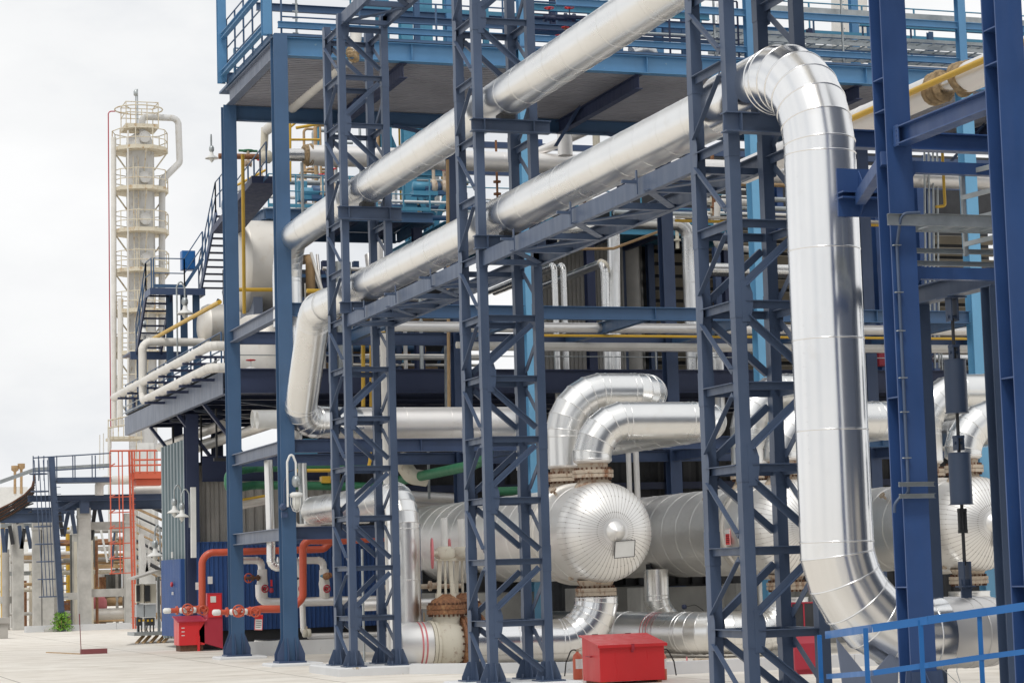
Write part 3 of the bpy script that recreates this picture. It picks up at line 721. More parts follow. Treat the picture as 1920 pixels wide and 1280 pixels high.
# gate valves with pink wheels
def handwheel(parent, c, axis, r, mat, rim=.02, name='handwheel'):
    m_ = MB(); m_.torus(c, axis, r, rim, 28, 8); e, w_ = frame(V(axis))
    for k in range(3):
        a = 2*math.pi*k/3+.5; m_.rod(V(c), V(c)+(e*math.cos(a)+w_*math.sin(a))*r, rim*.75, 6)
    m_.lathe([(rim*2,-.03),(rim*2,.03)], c, axis, 10); return obj(name, m_, M[mat], parent)
def gate_valve(x, y, z, label, big=True, body='cream', wheel='pink'):
    t = thing('gate_valve', label, 'valve', (x, y, z-.5), 'large cream gate valves with pink wheels')
    m_ = MB(); m_.lathe([(.47,-.5),(.50,-.42),(.50,-.3),(.56,-.16),(.58,0),(.56,.16),(.50,.3),(.50,.5)], (x,y,z), X, 40)
    m_.lathe([(.40,0),(.34,.35),(.34,.72)], (x,y,z), Z, 28); obj('body', m_, M[body], t)
    for s in (-1, 1): flange(t, (x+s*.36,y,z), X, .64 if s > 0 else .56, .07, 20, 'rust' if s > 0 else 'cream')
    flange(t, (x,y,z+.80), Z, .46, .10, 22, 'rust')
    m_ = MB(); m_.lathe([(.40,.90),(.34,1.02),(.16,1.12),(.12,1.16)], (x,y,z), Z, 28); obj('bonnet', m_, M['rust'], t)
    m_ = MB()
    for s in (-1, 1):
        m_.bar((x+s*.17,y,z+1.08), (x+s*.13,y,z+1.95), .09, .06, up=Y); m_.box((x+s*.17,y,z+1.12), (.14,.12,.12))
    m_.rod((x,y,z+1.1), (x,y,z+1.95), .032, 8); m_.box((x,y,z+1.97), (.52,.2,.06))
    obj('yoke', m_, M['cream'], t)
    m_ = MB(); m_.lathe([(.2,0),(.24,.05),(.24,.2),(.14,.28)], (x,y,z+2.0), Z, 20); m_.rod((x-.34,y-.1,z+2.12), (x,y,z+2.12), .07, 12); obj('gearbox', m_, M['cream'], t)
    m_ = MB(); m_.rod((x,y,z+2.28), (x,y,z+2.95), .085, 16); obj('stem_cover', m_, M['white'], t)
    handwheel(t, (x-.34,y-.1,z+2.12), V((1,-.25,0)), .34, wheel, .026)
    return t
vx = P(838, 1205, y=50.55).x
gate_valve(vx, 50.55, zl, 'cream and rust gate valve with a pink wheel, left of the middle tower')
gate_valve(vx+.85, 51.9, zl, 'second gate valve with its pink wheel just behind the middle tower')
t = thing('insulated_pipe', 'silver spool piece with faded red stripes left of the rusty gate valve', 'pipe', (14.9, 50.55, .05), 'gored silver pipes on the exchangers')
m_ = MB(); m_.pipe([(14.35,50.55,zl),(vx-.45,50.55,zl)], .53, 44, band=.7, bead=.008); obj('spool', m_, M['satin'], t)
m_ = MB()
for k in range(2): m_.lathe([(.536,-.02),(.536,.02)], (14.85+.10*k,50.55,zl), X, 40, caps=False)
obj('red_stripes', m_, M['pink'], t)
m_ = MB(); m_.pipe([(16.4,60.4,4.08),(14.75,60.4,4.08),(14.75,51.15,4.08),(14.75,51.15,.9)], .385, 40, rad=[0,.62,.75,0], k=6, band=1.25, bead=.007)
solo('insulated_pipe', m_, M['alu'], 'silver pipe dropping from a bend, close beside the farthest tower', 'pipe', 'gored silver pipes on the exchangers')
m_ = MB(); m_.pipe([(14.9,53.0,0.15),(14.9,53.0,8.2)], .10, 20, band=2, bead=.003); solo('white_pipe', m_, M['white_pipe'], 'slim white vertical pipe just behind the farthest tower', 'pipe', 'slim pipes in the frame')
m_ = MB(); m_.pipe([(14.3,53.3,0.15),(14.3,53.3,2.9)], .03, 8); solo('galvanised_post', m_, M['galv'], 'thin galvanised post inside the foot of the farthest tower', 'post')
# small-bore clutter behind the gate valve
t = thing('small_valve', 'small rusty valve manifold left of the big gate valve', 'valve', (15.6,53.5,.8))
m_ = MB(); m_.tube([(14.9,53.5,1.95),(16.9,53.5,1.93)], .06, 12); m_.rod((15.6,53.5,1.3),(15.6,53.5,1.95),.05,10); m_.lathe([(.1,0),(.14,.05),(.14,.2),(.09,.25)], (15.6,53.5,1.82), Z, 14); m_.lathe([(.13,-.14),(.13,-.09),(.08,-.06),(.08,.06),(.13,.09),(.13,.14)], (16.2,53.5,1.95), X, 14); obj('body', m_, M['flange'], t)
m_ = MB(); m_.rod((15.6,53.5,.35),(15.6,53.5,1.4),.055,10); m_.lathe([(.13,0),(.13,.04)], (15.85,53.3,1.02), Z, 14); m_.rod((15.85,53.3,1.02),(15.85,53.3,1.3),.015,6); obj('stem', m_, M['tan'], t)
handwheel(t, (15.2,53.4,1.62), Z, .12, 'black', .012)
m_ = MB(); m_.pipe([(14.6,54.4,1.50),(17.6,54.4,1.50)], .13, 20, band=1.5, bead=.004); solo('insulated_pipe', m_, M['alu2'], 'thin silver pipe with red band behind the small valve manifold', 'pipe', 'slim pipes in the frame')

# small instrument on the grey pier and a small red wheel
t = thing('instrument', 'dark blue transmitter with a looping black cable before the grey pier', 'instrument', (22.35,53.0,.6))
q = P(1283,1137,y=52.6)
m_ = MB(); m_.lathe([(.001,-.06),(.055,-.05),(.07,0),(.055,.05),(.001,.06)], q, X, 12); obj('housing', m_, M['dark_blue'], t)
m_ = MB(); m_.rod(q-Z*.36, q-Z*.04, .008, 6); obj('stem', m_, M['galv'], t)
m_ = MB(); m_.lathe([(.06,0),(.06,.03),(.05,.04),(.05,.1),(.1,.12),(.1,.16)], q-Z*.5, Z, 12); obj('nozzle', m_, M['rust'], t)
m_ = MB(); m_.tube([q+X*.05, q+V((.3,0,.05)), q+V((.55,0,-.12)), q+V((.55,0,-.42))], .01, 6, rad=.16); obj('cable', m_, M['black'], t)
t = thing('small_valve', 'little pink wheel on a drain valve under the striped pipe', 'valve', (22.0,50.0,.1))
q = P(1288,1241,y=49.4); handwheel(t, q, V((1,-.5,0)), .125, 'pink', .014); m_ = MB(); m_.rod(q, q+V((.45,.2,.0)), .03, 8); m_.lathe([(.08,-.06),(.1,0),(.08,.06)], q+V((.3,.13,0)), X, 12); m_.box(q+V((.65,.3,-.02)), (.3,.2,.16)); obj('body', m_, M['flange'], t)

# ================================================================== FIRE GEAR
t = thing('fire_chest', 'bright red steel chest with a sloping lid on the ground', 'storage chest', (15.7,41.3,0))
a = P(1126,1283,z=0); x0, y0 = a.x, a.y; x1 = x0+1.36; y1 = y0+.95
zf = P(1126,1211,y=y0).z; zr = zf+.16
m_ = MB(); m_.add([(x0,y0,.05),(x1,y0,.05),(x1,y1,.05),(x0,y1,.05),(x0,y0,zf),(x1,y0,zf),(x1,y1,zr),(x0,y1,zr)], [(3,2,1,0),(4,5,6,7),(0,1,5,4),(1,2,6,5),(2,3,7,6),(3,0,4,7)]); obj('body', m_, M['red'], t)
m_ = MB(); o = .05; k = .02
m_.add([(x0-o,y0-o,zf),(x1+o,y0-o,zf),(x1+o,y1+o,zr+.02),(x0-o,y1+o,zr+.02),(x0-o,y0-o,zf+k),(x1+o,y0-o,zf+k),(x1+o,y1+o,zr+k+.02),(x0-o,y1+o,zr+k+.02)], [(3,2,1,0),(4,5,6,7),(0,1,5,4),(1,2,6,5),(2,3,7,6),(3,0,4,7)])
m_.bar((x0-o,y0-o-.004,zf-.012), (x1+o,y0-o-.004,zf-.012), .01, .045); obj('lid', m_, M['red'], t)
m_ = MB(); m_.tube([(x0-.02,y0+.35,zf*.72),(x0-.06,y0+.35,zf*.72),(x0-.06,y0+.6,zf*.72),(x0-.02,y0+.6,zf*.72)], .012, 8); obj('handle', m_, M['red2'], t)
m_ = MB()
for xx in (x0+.1, x1-.1): m_.bar((xx,y0+.02,.025), (xx,y1-.02,.025), .08, .05)
obj('skid', m_, M['rust'], t)
for xx in (x0+.3, x1-.35): m_ = MB(); m_.box((xx,y1+o+.005,zr-.02), (.12,.02,.14)); obj('hinge', m_, M['dark'], t)
m_ = MB(); m_.box(((x0+x1)/2,y0-.062,zf-.03), (.06,.012,.12)); m_.box(((x0+x1)/2,y0-.01,zf-.11), (.05,.03,.05)); obj('latch', m_, M['red2'], t)
def extinguisher(c, label, hose=-1):
    c = V(c); t = thing('fire_extinguisher', label, 'fire extinguisher', c, 'portable red extinguishers')
    m_ = MB(); m_.lathe([(.085,0),(.10,.015),(.10,.44),(.085,.50),(.045,.535),(.03,.55),(.03,.57)], c, Z, 24); obj('cylinder', m_, M['orange2'], t)
    m_ = MB(); m_.box(c+Z*.59, (.05,.05,.05)); m_.bar(c+V((.0,0,.61)), c+V((.13,0,.65)), .02, .014); m_.bar(c+V((0,0,.585)), c+V((.12,0,.59)), .02, .01); obj('valve_head', m_, M['flange'], t)
    m_ = MB(); m_.tube([c+V((0,0,.59)), c+V((hose*.13,0,.62)), c+V((hose*.26,-.02,.36)), c+V((hose*.30,-.02,.08))], .014, 8, rad=.1); obj('hose', m_, M['black'], t)
    m_ = MB(); m_.lathe([(.1015,.22),(.1015,.42)], c, Z, 24, caps=False); k = MB(); k.v = m_.v; 
    k.f = [f for i, f in enumerate(m_.f) if i in range(12, 21)]; k.sm = [True]*len(k.f); obj('label', k, M['white'], t)
    return t
q = P(1084,1273,z=0.0)
extinguisher(q, 'red fire extinguisher with white label, left of the red chest')
q = P(1254,1279,z=0.0)
extinguisher((x1+.25,y0+.75,0), 'red fire extinguisher mostly hidden at the right side of the red chest', 1)

# hose cabinet behind the nearest tower
q = P(1512,1252,z=.12); t = thing('hose_cabinet', 'tall dull red hose cabinet behind the nearest tower', 'fire cabinet', q)
x0, y0 = q.x-.25, q.y; m_ = MB()
m_.add([(x0,y0,.1),(x0+.62,y0,.1),(x0+.62,y0+.4,.1),(x0,y0+.4,.1),(x0,y0,.62),(x0+.62,y0,.62),(x0+.62,y0+.15,.80),(x0,y0+.15,.80),(x0,y0+.15,1.45),(x0+.62,y0+.15,1.45),(x0+.62,y0+.4,1.45),(x0,y0+.4,1.45)],
       [(3,2,1,0),(0,1,5,4),(4,5,6,7),(7,6,9,8),(8,9,10,11),(2,3,11,10),(1,2,10,9,6,5),(0,4,7,8,11,3)]); obj('body', m_, M['red2'], t)
m_ = MB(); m_.box((x0+.31,y0+.142,1.14), (.5,.012,.56)); obj('glass_door', m_, M['dark'], t)
m_ = MB(); m_.box((x0+.31,y0+.132,1.14), (.03,.012,.58)); m_.box((x0+.31,y0+.20,.05), (.5,.3,.1)); obj('door_bar', m_, M['red2'], t)

# ================================================================== RIGHT-HAND COLUMNS
def big_column(x0, yf, label, zt=13.5, d=.30, w_=.345, zb=.45):
    """x0: left edge of the flange facing the camera"""
    t = thing('wide_flange_column', label, 'steel column', (x0+w_/2, yf+d/2, zb), 'thick royal blue columns at the right')
    c = (x0+w_/2, yf+d/2); m_ = MB(); m_.ibeam((*c,zb), (*c,zt), d, w_, .022, .016, up=Y)
    for z in (1.9, 4.2, 7.75, 8.15, 10.2): m_.box((c[0]-w_/4-.004,c[1],z), (w_/2-.012,d-.05,.016))
    obj('shaft', m_, M['royal'], t)
    m_ = MB(); m_.box((*c,zb-.012), (.62,.58,.03))
    for s in (-1, 1):
        m_.poly([(c[0]+s*w_/2,yf,zb),(c[0]+s*.30,yf,zb),(c[0]+s*.24,yf,zb+.45),(c[0]+s*w_/2,yf,zb+.45)], .016)
    m_.box((c[0],yf-.012,zb+.22), (w_+.02,.02,.44)); m_.poly([(c[0],yf-.02,zb),(c[0],yf-.26,zb),(c[0],yf-.22,zb+.2),(c[0],yf-.02,zb+.45)], .016)
    obj('base_gusset', m_, M['navy2'], t)
    p = MB(); p.box2((c[0]-.42,c[1]-.42,0), (c[0]+.42,c[1]+.42,zb-.03)); solo('concrete_plinth', p, M['whitewash'], 'concrete plinth under the '+label, 'concrete plinth', 'white concrete plinths')
    return t
c1 = P(1678,600,y=24.0); big_column(c1.x, 24.0, 'thick blue column with a conduit on its face')
c2y = P(1894,560,x=c1.x).y; big_column(c1.x, c2y, 'thick blue column cut by the right edge')
xc = c1.x+.17
z = P(1690,256,x=xc).z
t = thing('tie_beam', 'sloping looking blue beam joining the two thick columns near the top', 'steel beam', (xc,23,z))
m_ = MB(); m_.ibeam((xc,c2y+.31,z), (xc,23.98,z), .225, .2, .016, .012); obj('beam', m_, M['royal'], t)
m_ = MB(); m_.box((xc-.09,23.9,z), (.014,.13,.26))
for k in (-1,0,1): m_.rod((xc-.105,23.88,z+k*.06), (xc-.08,23.88,z+k*.06), .012, 6)
obj('end_plate', m_, M['royal'], t)
for py, h, nm in ((307,.15,'upper'),(507,.15,'lower')):
    z = P(1715,py,y=24.2).z; m_ = MB(); m_.bar((c1.x+.2,24.45,z), (c1.x+1.9,24.45,z), .12, h)
    m_.poly([(c1.x+.36,24.38,z-h/2),(c1.x+.60,24.38,z-h/2),(c1.x+.36,24.38,z-h/2-.30)], .014)
    solo('cantilever_beam', m_, M['royal'], nm+' short blue arm reaching right from the conduit column', 'steel beam', 'cantilever arms on the column')
z = P(1760,265,y=27.2).z; m_ = MB(); m_.ibeam((c1.x+1.2,27.3,z), (c1.x+5,27.3,z), .25, .2); solo('cross_beam', m_, M['royal'], 'dark blue beam behind the two thick columns', 'steel beam')
# galvanised cable tray
z = P(1700,410,y=23.75).z
t = thing('cable_tray', 'galvanised tray fixed across the face of the conduit column', 'cable tray', (c1.x+.5,23.8,z))
m_ = MB(); m_.chan((c1.x-.12,23.86,z), (c1.x+.42,23.86,z), .14, .05, .004, up=Z); m_.chan((c1.x+.42,23.90,z+.015), (c1.x+2.2,23.90,z+.015), .15, .05, .004, up=Z); obj('side_rail', m_, M['galv'], t)
m_ = MB(); m_.chan((c1.x+.5,24.3,z+.015), (c1.x+2.2,24.3,z+.015), .15, -.05, .004, up=Z)
for k in range(6): m_.bar((c1.x+.55+k*.3,23.9,z-.04), (c1.x+.55+k*.3,24.3,z-.04), .04, .02)
obj('rung', m_, M['galv'], t)
for k, (px, py0, py1) in enumerate(((1800,318,480),)):
    t = thing('tray_bracket', 'perforated galvanised hanger with four slanting arms between the thick columns', 'cable tray', P(px,py1,y=24.6))
    a, b = P(px,py0,y=24.6), P(px+8,py1,y=24.6); m_ = MB(); m_.chan(a, b, .05, .05, .005, up=Y); obj('strut', m_, M['galv'], t)
    for j in range(4):
        q = a.lerp(b, .06+.27*j); m_ = MB(); m_.bar(q, q+V((.25,-.45,.05)), .025, .06); obj('arm', m_, M['galv'], t)
z = P(1800,470,y=24.8).z; m_ = MB(); m_.chan((c1.x+.8,24.9,z), (c1.x+2.6,24.9,z), .06, .05, .005); m_.chan((c1.x+.5,24.9,z-.16), (c1.x+2.6,24.9,z-.16), .06, .05, .005); solo('strut_rail', m_, M['galv'], 'pair of slotted galvanised rails between the thick columns', 'cable tray')
# conduit with clips down the column face
t = thing('conduit', 'blue painted conduit with clips running down the column face', 'conduit', (c1.x+.1,23.95,1.5))
yf = 23.955; pz = lambda py: P(1695, py, y=yf).z
m_ = MB(); m_.tube([(c1.x+.30,23.80,pz(402)),(c1.x+.055,23.82,pz(404)),(c1.x+.05,yf,pz(460)),(c1.x+.052,yf,pz(880)),(c1.x+.05,yf,pz(926)),(c1.x-.08,yf-.02,pz(932)),(c1.x-.16,yf-.02,pz(945)),(c1.x-.15,yf,pz(960))], .019, 10, rad=.09); obj('tube', m_, M['navy'], t)
m_ = MB()
for py in (460, 548, 620, 708, 772, 858): m_.box((c1.x+.05,yf,pz(py)), (.10,.05,.012))
obj('clip', m_, M['galv'], t)
for py in (908, 930): m_ = MB(); z = pz(py); m_.chan((c1.x-.10,23.92,z), (c1.x+.38,23.92,z), .055, .04, .004); solo('strut_clamp', m_, M['galv'], ('upper' if py < 920 else 'lower')+' slotted galvanised strut clamped around the conduit column', 'clamp', 'strut clamps on the column')

# portal and spring hanger over the foot of the tall pipe
hx = 15.42
t = thing('hanger_portal', 'blue goalpost frame carrying the spring hanger', 'steel frame', (hx, RY, 0))
zb = P(1748,566,x=hx).z
for y in (27.35, 25.35):
    m_ = MB(); m_.ibeam((hx,y,0.05), (hx,y,zb+.0), .24, .24, .018, .012, up=Y); m_.box((hx,y,.06), (.4,.4,.03)); obj('post', m_, M['navy'], t)
m_ = MB(); m_.ibeam((hx,25.22,zb+.125), (hx,27.5,zb+.125), .25, .22, .018, .012); obj('beam', m_, M['navy'], t)
t = thing('spring_hanger', 'two dark spring cans on a rod above the low silver pipe', 'pipe hanger', (hx, RY, 1.7))
zz = lambda py: P(1795, py, y=RY).z
m_ = MB(); m_.box((hx,RY,zb-.01), (.3,.3,.02)); m_.box((hx-.05,RY,zb-.17), (.014,.16,.32)); m_.box((hx+.05,RY,zb-.17), (.014,.16,.32)); m_.rod((hx-.08,RY,zb-.27), (hx+.08,RY,zb-.27), .025, 10); obj('clevis', m_, M['navy'], t)
for z0_, z1_ in ((zb-.25,zz(672)),(zz(775),zz(848)),(zz(945),zz(1060))): m_ = MB(); m_.rod((hx,RY,z0_), (hx,RY,z1_), .023, 10); obj('rod', m_, M['dark'], t)
for k, (p0, p1) in enumerate(((676,773),(850,944))):
    m_ = MB(); zt, z0_ = zz(p0), zz(p1); e = .15; n = 28; a0 = R(-15)
    vs = []
    for i in range(n+1):      # can wall with an open slot on the right
        a = a0+R(40)+(2*math.pi-R(46))*i/n; vs += [(hx+e*math.cos(a),RY+e*math.sin(a),z0_),(hx+e*math.cos(a),RY+e*math.sin(a),zt)]
    m_.add(vs, [(2*i,2*i+2,2*i+3,2*i+1) for i in range(n)], True)
    m_.lathe([(e+.012,-.012),(e+.012,0)], (hx,RY,z0_), Z, 28); m_.lathe([(e+.005,0),(e+.005,.012)], (hx,RY,zt), Z, 28); obj('spring_can', m_, M['navy'], t)
    m_ = MB(); nn = 9
    for i in range(nn): m_.torus((hx,RY,z0_+.05+(zt-z0_-.1)*i/(nn-1)), Z, .105, .018, 20, 6)
    obj('coil', m_, M['dark'], t)
for py in (660, 830): 
    m_ = MB(); z = zz(py); m_.box((hx-.045,RY,z), (.014,.13,.20)); m_.box((hx+.045,RY,z), (.014,.13,.20)); m_.rod((hx-.07,RY,z), (hx+.07,RY,z), .022, 8); m_.box((hx,RY,z+.08), (.12,.12,.03)); obj('clevis', m_, M['navy'], t)
m_ = MB(); z = zz(976); 
for s in (-1, 1): m_.bar((hx+s*.042,RY,z-.14), (hx+s*.042,RY,z+.14), .03, .05)
m_.box((hx,RY,z+.14), (.11,.07,.05)); m_.box((hx,RY,z-.14), (.11,.07,.05)); obj('turnbuckle', m_, M['dark'], t)
m_ = MB(); z = zz(1085); m_.box((hx-.05,RY,z+.05), (.02,.14,.36)); m_.box((hx+.05,RY,z+.05), (.02,.14,.36)); m_.box((hx,RY,z-.1), (.2,.2,.02)); m_.box((hx-.0,RY-.01,1.74+.06), (.15,.03,.3)); obj('pipe_lug', m_, M['navy'], t)

# bright blue handrail in the foreground
pts = [P(1545,1184,y=22.6), P(1632,1171,z=1.56), P(1735,1156,z=1.63), P(1845,1140,z=1.70), P(1940,1126,z=1.77)]
t = thing('handrail', 'bright blue angle iron handrail in the right foreground', 'handrail', (pts[0].x,pts[0].y,0))
for i, p in enumerate(pts):
    m_ = MB(); m_.ang(V((p.x-.03,p.y,.0)), p+V((-.03,0,-.03)), .055, .055, .006, up=Y); obj('stanchion', m_, M['rail_blue'], t)
m_ = MB()
for a, b in zip(pts, pts[1:]): m_.ang(a+V((0,-.035,0)), b+V((0,-.035,0)), -.06, -.075, .007)
obj('top_rail', m_, M['rail_blue'], t)
m_ = MB()
for a, b in zip(pts, pts[1:]): m_.ang(a-V((0,.02,.47)), b-V((0,.02,.47)), -.03, -.05, .006)
obj('mid_rail', m_, M['rail_blue'], t)
q = pts[2]+V((.12,-.03,-.45)); m_ = MB(); m_.tube([q, q+V((.05,0,-.1)), q+V((.16,0,-.2)), q+V((.25,0,-.28)), q+V((.2,0,-.12)), q+V((.22,0,.03))], .004, 5, rad=.04); solo('wire_scrap', m_, M['galv'], 'loose twist of wire tied to the foreground handrail', 'wire')
# ================================================================== REAR PROCESS BLOCK
def pp(pts, r, mat, label, group=None, rad=None, band=None, n=16, bead=.004, name='pipe', k=4):
    m_ = MB(); m_.pipe(pts, r, n, rad, k, band, bead); return solo(name, m_, M[mat], label, 'pipe', group)
GP = 'process pipes of the rear deck'
DX0, DY0, DY1, DX1 = 13.45, 66.0, 84.3, 52.0
t = thing('process_deck', 'raised grey and navy steel deck behind the front frame, carrying stairs and drums', 'steel deck', (DX0, DY0, 7.8))
m_ = MB(); m_.ibeam((DX0+.16,DY0,8.2), (DX1,DY0,8.2), .74, .3, .03, .016); obj('front_girder', m_, M['dark_girder'] if 'dark_girder' in M else M['dark_blue'], t)
m_ = MB(); m_.chan((DX0,DY0-.15,8.14), (DX0,DY1,8.14), .70, .16, .025, up=Z); obj('side_girder', m_, M['grey_blue'], t)
m_ = MB(); m_.box2((DX0+.05,DY0+.18,8.56), (DX1,DY1,8.60)); obj('floor_plate', m_, M['dark'], t)
for i in range(9):
    y = DY0+1.2+i*2.1; m_ = MB(); m_.ibeam((DX0+.18,y,8.3), (DX1,y,8.3), .45, .2); obj('joist', m_, M['dark_blue'], t)
for x in (15.2, 22.5, 30, 37.5, 45):
    for y in (75.5, 83):
        m_ = MB(); m_.ibeam((x,y,.02), (x,y,8.06), .35, .35, .02, .014, up=Y); obj('column', m_, M['dark_blue'], t)
for y in (69.5, 74.0, 79.5):
    m_ = MB(); m_.chan((DX0+.1,y,7.75), (DX0+1.75,y,5.6), .18, .10, .012, up=Y); obj('knee_brace', m_, M['dark_blue'], t)
m_ = MB()
for y0 in (67.5, 72, 76.5): m_.ang((DX0+.3,y0,7.75), (DX0+3.5,y0+4,7.75), .08, .08); 
obj('plan_brace', m_, M['navy'], t)
railing('handrail', [(DX0+.05,DY0+.2,8.6),(DX0+.05,DY1,8.6)], 'blue handrail along the left edge of the raised deck', 'blue', 1.1, 1.6)
railing('handrail', [(DX0+.3,DY0+.1,8.6),(DX1,DY0+.1,8.6)], 'grey handrail along the front of the raised deck', 'galv', .95, 3.6, r=.018, mids=(.42,), kick=False)
m_ = MB()
for dx, z in ((-.06,8.62),(-.06,8.85)): m_.rod((DX0+dx,DY0,z), (DX0+dx,DY1,z), .022, 6)
solo('handrail', m_, M['galv'], 'low double galvanised rail just above the grey deck girder', 'handrail')

# building below and behind the deck
t = thing('pump_house', 'dark corrugated building under the raised deck', 'building', (14, 74, 0))
m_ = MB(); m_.corr((14.1,74.2,0), (19.2,74.2,0), .3, 6.1, .30, .07); obj('front_sheeting', m_, M['sheet'], t)
m_ = MB(); m_.corr((13.95,79.1,0), (13.95,74.3,0), .3, 7.0, .55, .10); obj('side_sheeting', m_, M['sheet_teal'], t)
m_ = MB(); m_.ibeam((14.0,73.9,0), (14.0,73.9,7.8), .42, .42, up=Y); obj('corner_column', m_, M['dark_girder'], t)
m_ = MB(); m_.ibeam((14.3,73.6,5.95), (18.6,73.6,5.95), .85, .2); obj('lintel', m_, M['dark_blue'], t)
m_ = MB(); m_.corr((17.4,74.9,0), (52,74.9,0), .2, 7.85, .6, .05); obj('back_sheeting', m_, M['dark'], t)
for x in (18.6, 25, 31.5): m_ = MB(); m_.bar((x,74.4,.1), (x,74.4,7.8), .3, .3, up=Y); obj('stud', m_, M['dark_blue'], t)
for z in (3.1, 5.2): m_ = MB(); m_.bar((18.8,74.5,z), (52,74.5,z), .2, .25); obj('girt', m_, M['dark_blue'], t)
a, b = P(363,1045,y=72.6), P(362,913,y=72.6); m_ = MB(); m_.bar(a, b, .16, .16, up=Y); solo('white_post', m_, M['white'], 'white square post beside the dark doorway', 'post')
# blue corrugated screens
m_ = MB(); m_.corr((13.95,73,0), (20.9,73,0), .60, 3.48, .145, .04); m_.box2((13.95,72.95,3.48), (20.9,73.04,3.52))
solo('corrugated_wall', m_, M['shed_blue'], 'long blue corrugated screen wall behind the red piping', 'wall', 'blue corrugated screens')
m_ = MB(); m_.corr((13.72,78.2,0), (13.72,74.6,0), .40, 3.0, .145, .035); m_.box2((13.72,74.55,.40), (14.1,74.6,3.0))
solo('corrugated_wall', m_, M['shed_blue'], 'short blue corrugated panel left of the dark doorway', 'wall', 'blue corrugated screens')
m_ = MB(); m_.box2((14.0,73.3,.02), (20.9,73.9,.62)); solo('dark_gap_box', m_, M['dark'], 'dark box standing for the shaded gap under the long blue corrugated screen', 'wall')  # dark box put in for the shade in the gap below the screen
pp([(14.3,65.9,.36),(14.7,65.8,.32),(15.1,65.9,.34)], .12, 'foil', 'crumpled dark bundle lying under the blue corrugated screen', None, .2, name='rubbish_bundle')

# ---- drum and tanks on the deck
xl_ = P(436,500,y=70.6).x; zd_ = P(470,500,y=70.6).z
t = thing('storage_drum', 'big dull silver horizontal drum on the raised deck, behind the two left posts', 'drum', (xl_+1.2, 70.6, 8.6))
m_ = MB(); m_.pipe([(xl_+.35,70.6,zd_),(xl_+1.75,70.6,zd_)], 1.5, 48, band=.95, bead=.006); obj('shell', m_, M['alu_old'], t)
for s_, x_ in ((-1,xl_+.35),(1,xl_+1.75)): m_ = MB(); m_.lathe([(1.5,0),(1.46,s_*.12),(1.3,s_*.24),(.9,s_*.33),(.4,s_*.36),(.01,s_*.37)], (x_,70.6,zd_), X, 40); obj('head', m_, M['alu_old'], t)
for x_ in (xl_+.6, xl_+1.9): m_ = MB(); m_.box2((x_-.15,69.6,8.6), (x_+.15,71.6,zd_-1.1)); obj('saddle', m_, M['grey_blue'], t)
a = P(374,612,y=77.5); t = thing('storage_drum', 'smaller pale drum end left of the rear post, under the stair', 'drum', a)
m_ = MB(); m_.pipe([(a.x+.3,77.5,a.z),(a.x+2.6,77.5,a.z)], .8, 32, band=1.1, bead=.006); m_.lathe([(.8,0),(.7,-.2),(.4,-.33),(.01,-.38)], (a.x+.3,77.5,a.z), X, 32); obj('shell', m_, M['alu_old'], t)
m_ = MB(); m_.lathe([(.95,0),(.95,1.7),(.8,1.8)], (15.4,67.9,8.6), Z, 32); solo('white_tank', m_, M['alu_old'], 'pale upright tank between the two left posts on the raised deck', 'tank')
t = thing('small_valve', 'small valve with a red wheel on the raised deck, between the two left posts', 'valve', (15.35,66.6,8.65)); q = P(470,675,y=66.5)
handwheel(t, q, Z, .14, 'red', .015); m_ = MB(); m_.rod(q-Z*.3, q, .02, 6); m_.lathe([(.22,-.1),(.2,.05),(.1,.12)], q-Z*.33, Z, 12); obj('body', m_, M['white'], t)

# ---- white pipes along the outside of the deck
a, b = P(405,646,x=12.95), P(214,742,x=12.95); z = (a.z+b.z)/2
pp([(13.6,65.2,z),(12.95,65.2,z),(12.95,b.y,z)], .145, 'white_pipe', 'upper white pipe bracketed outside the raised deck', GP, .25, band=3)
a2, b2 = P(405,686,x=12.95), P(277,745,x=12.95); z2 = (a2.z+b2.z)/2; yb = P(268,742,x=12.95).y
pp([(13.6,65.2,z2),(12.95,65.2,z2),(12.95,yb,z2),(12.95,yb,P(268,640,x=12.95).z),(16.8,yb,P(268,640,x=12.95).z)], .145, 'white_pipe', 'lower white pipe outside the raised deck, rising and turning right', GP, .32, 3)
for k in range(9):
    y = DY0+.6+k*2.15
    if y < b.y:
        m_ = MB(); m_.bar((12.78,y,z-.19), (13.8,y,z-.19), .12, .07); m_.bar((13.4,y,z-.22), (13.4,y,8.6), .07, .07, up=Y); solo('pipe_bracket', m_, M['dark_blue'], 'dark bracket under the upper white pipe outside the raised deck', 'bracket', 'upper white pipe brackets')
    m_ = MB(); m_.bar((12.76,y+.5,z2-.19), (13.7,y+.5,z2-.19), .14, .08)
    if y+.5 < yb: solo('pipe_bracket', m_, M['dark_blue'], 'dark bracket under the lower white pipe outside the raised deck', 'bracket', 'lower white pipe brackets')

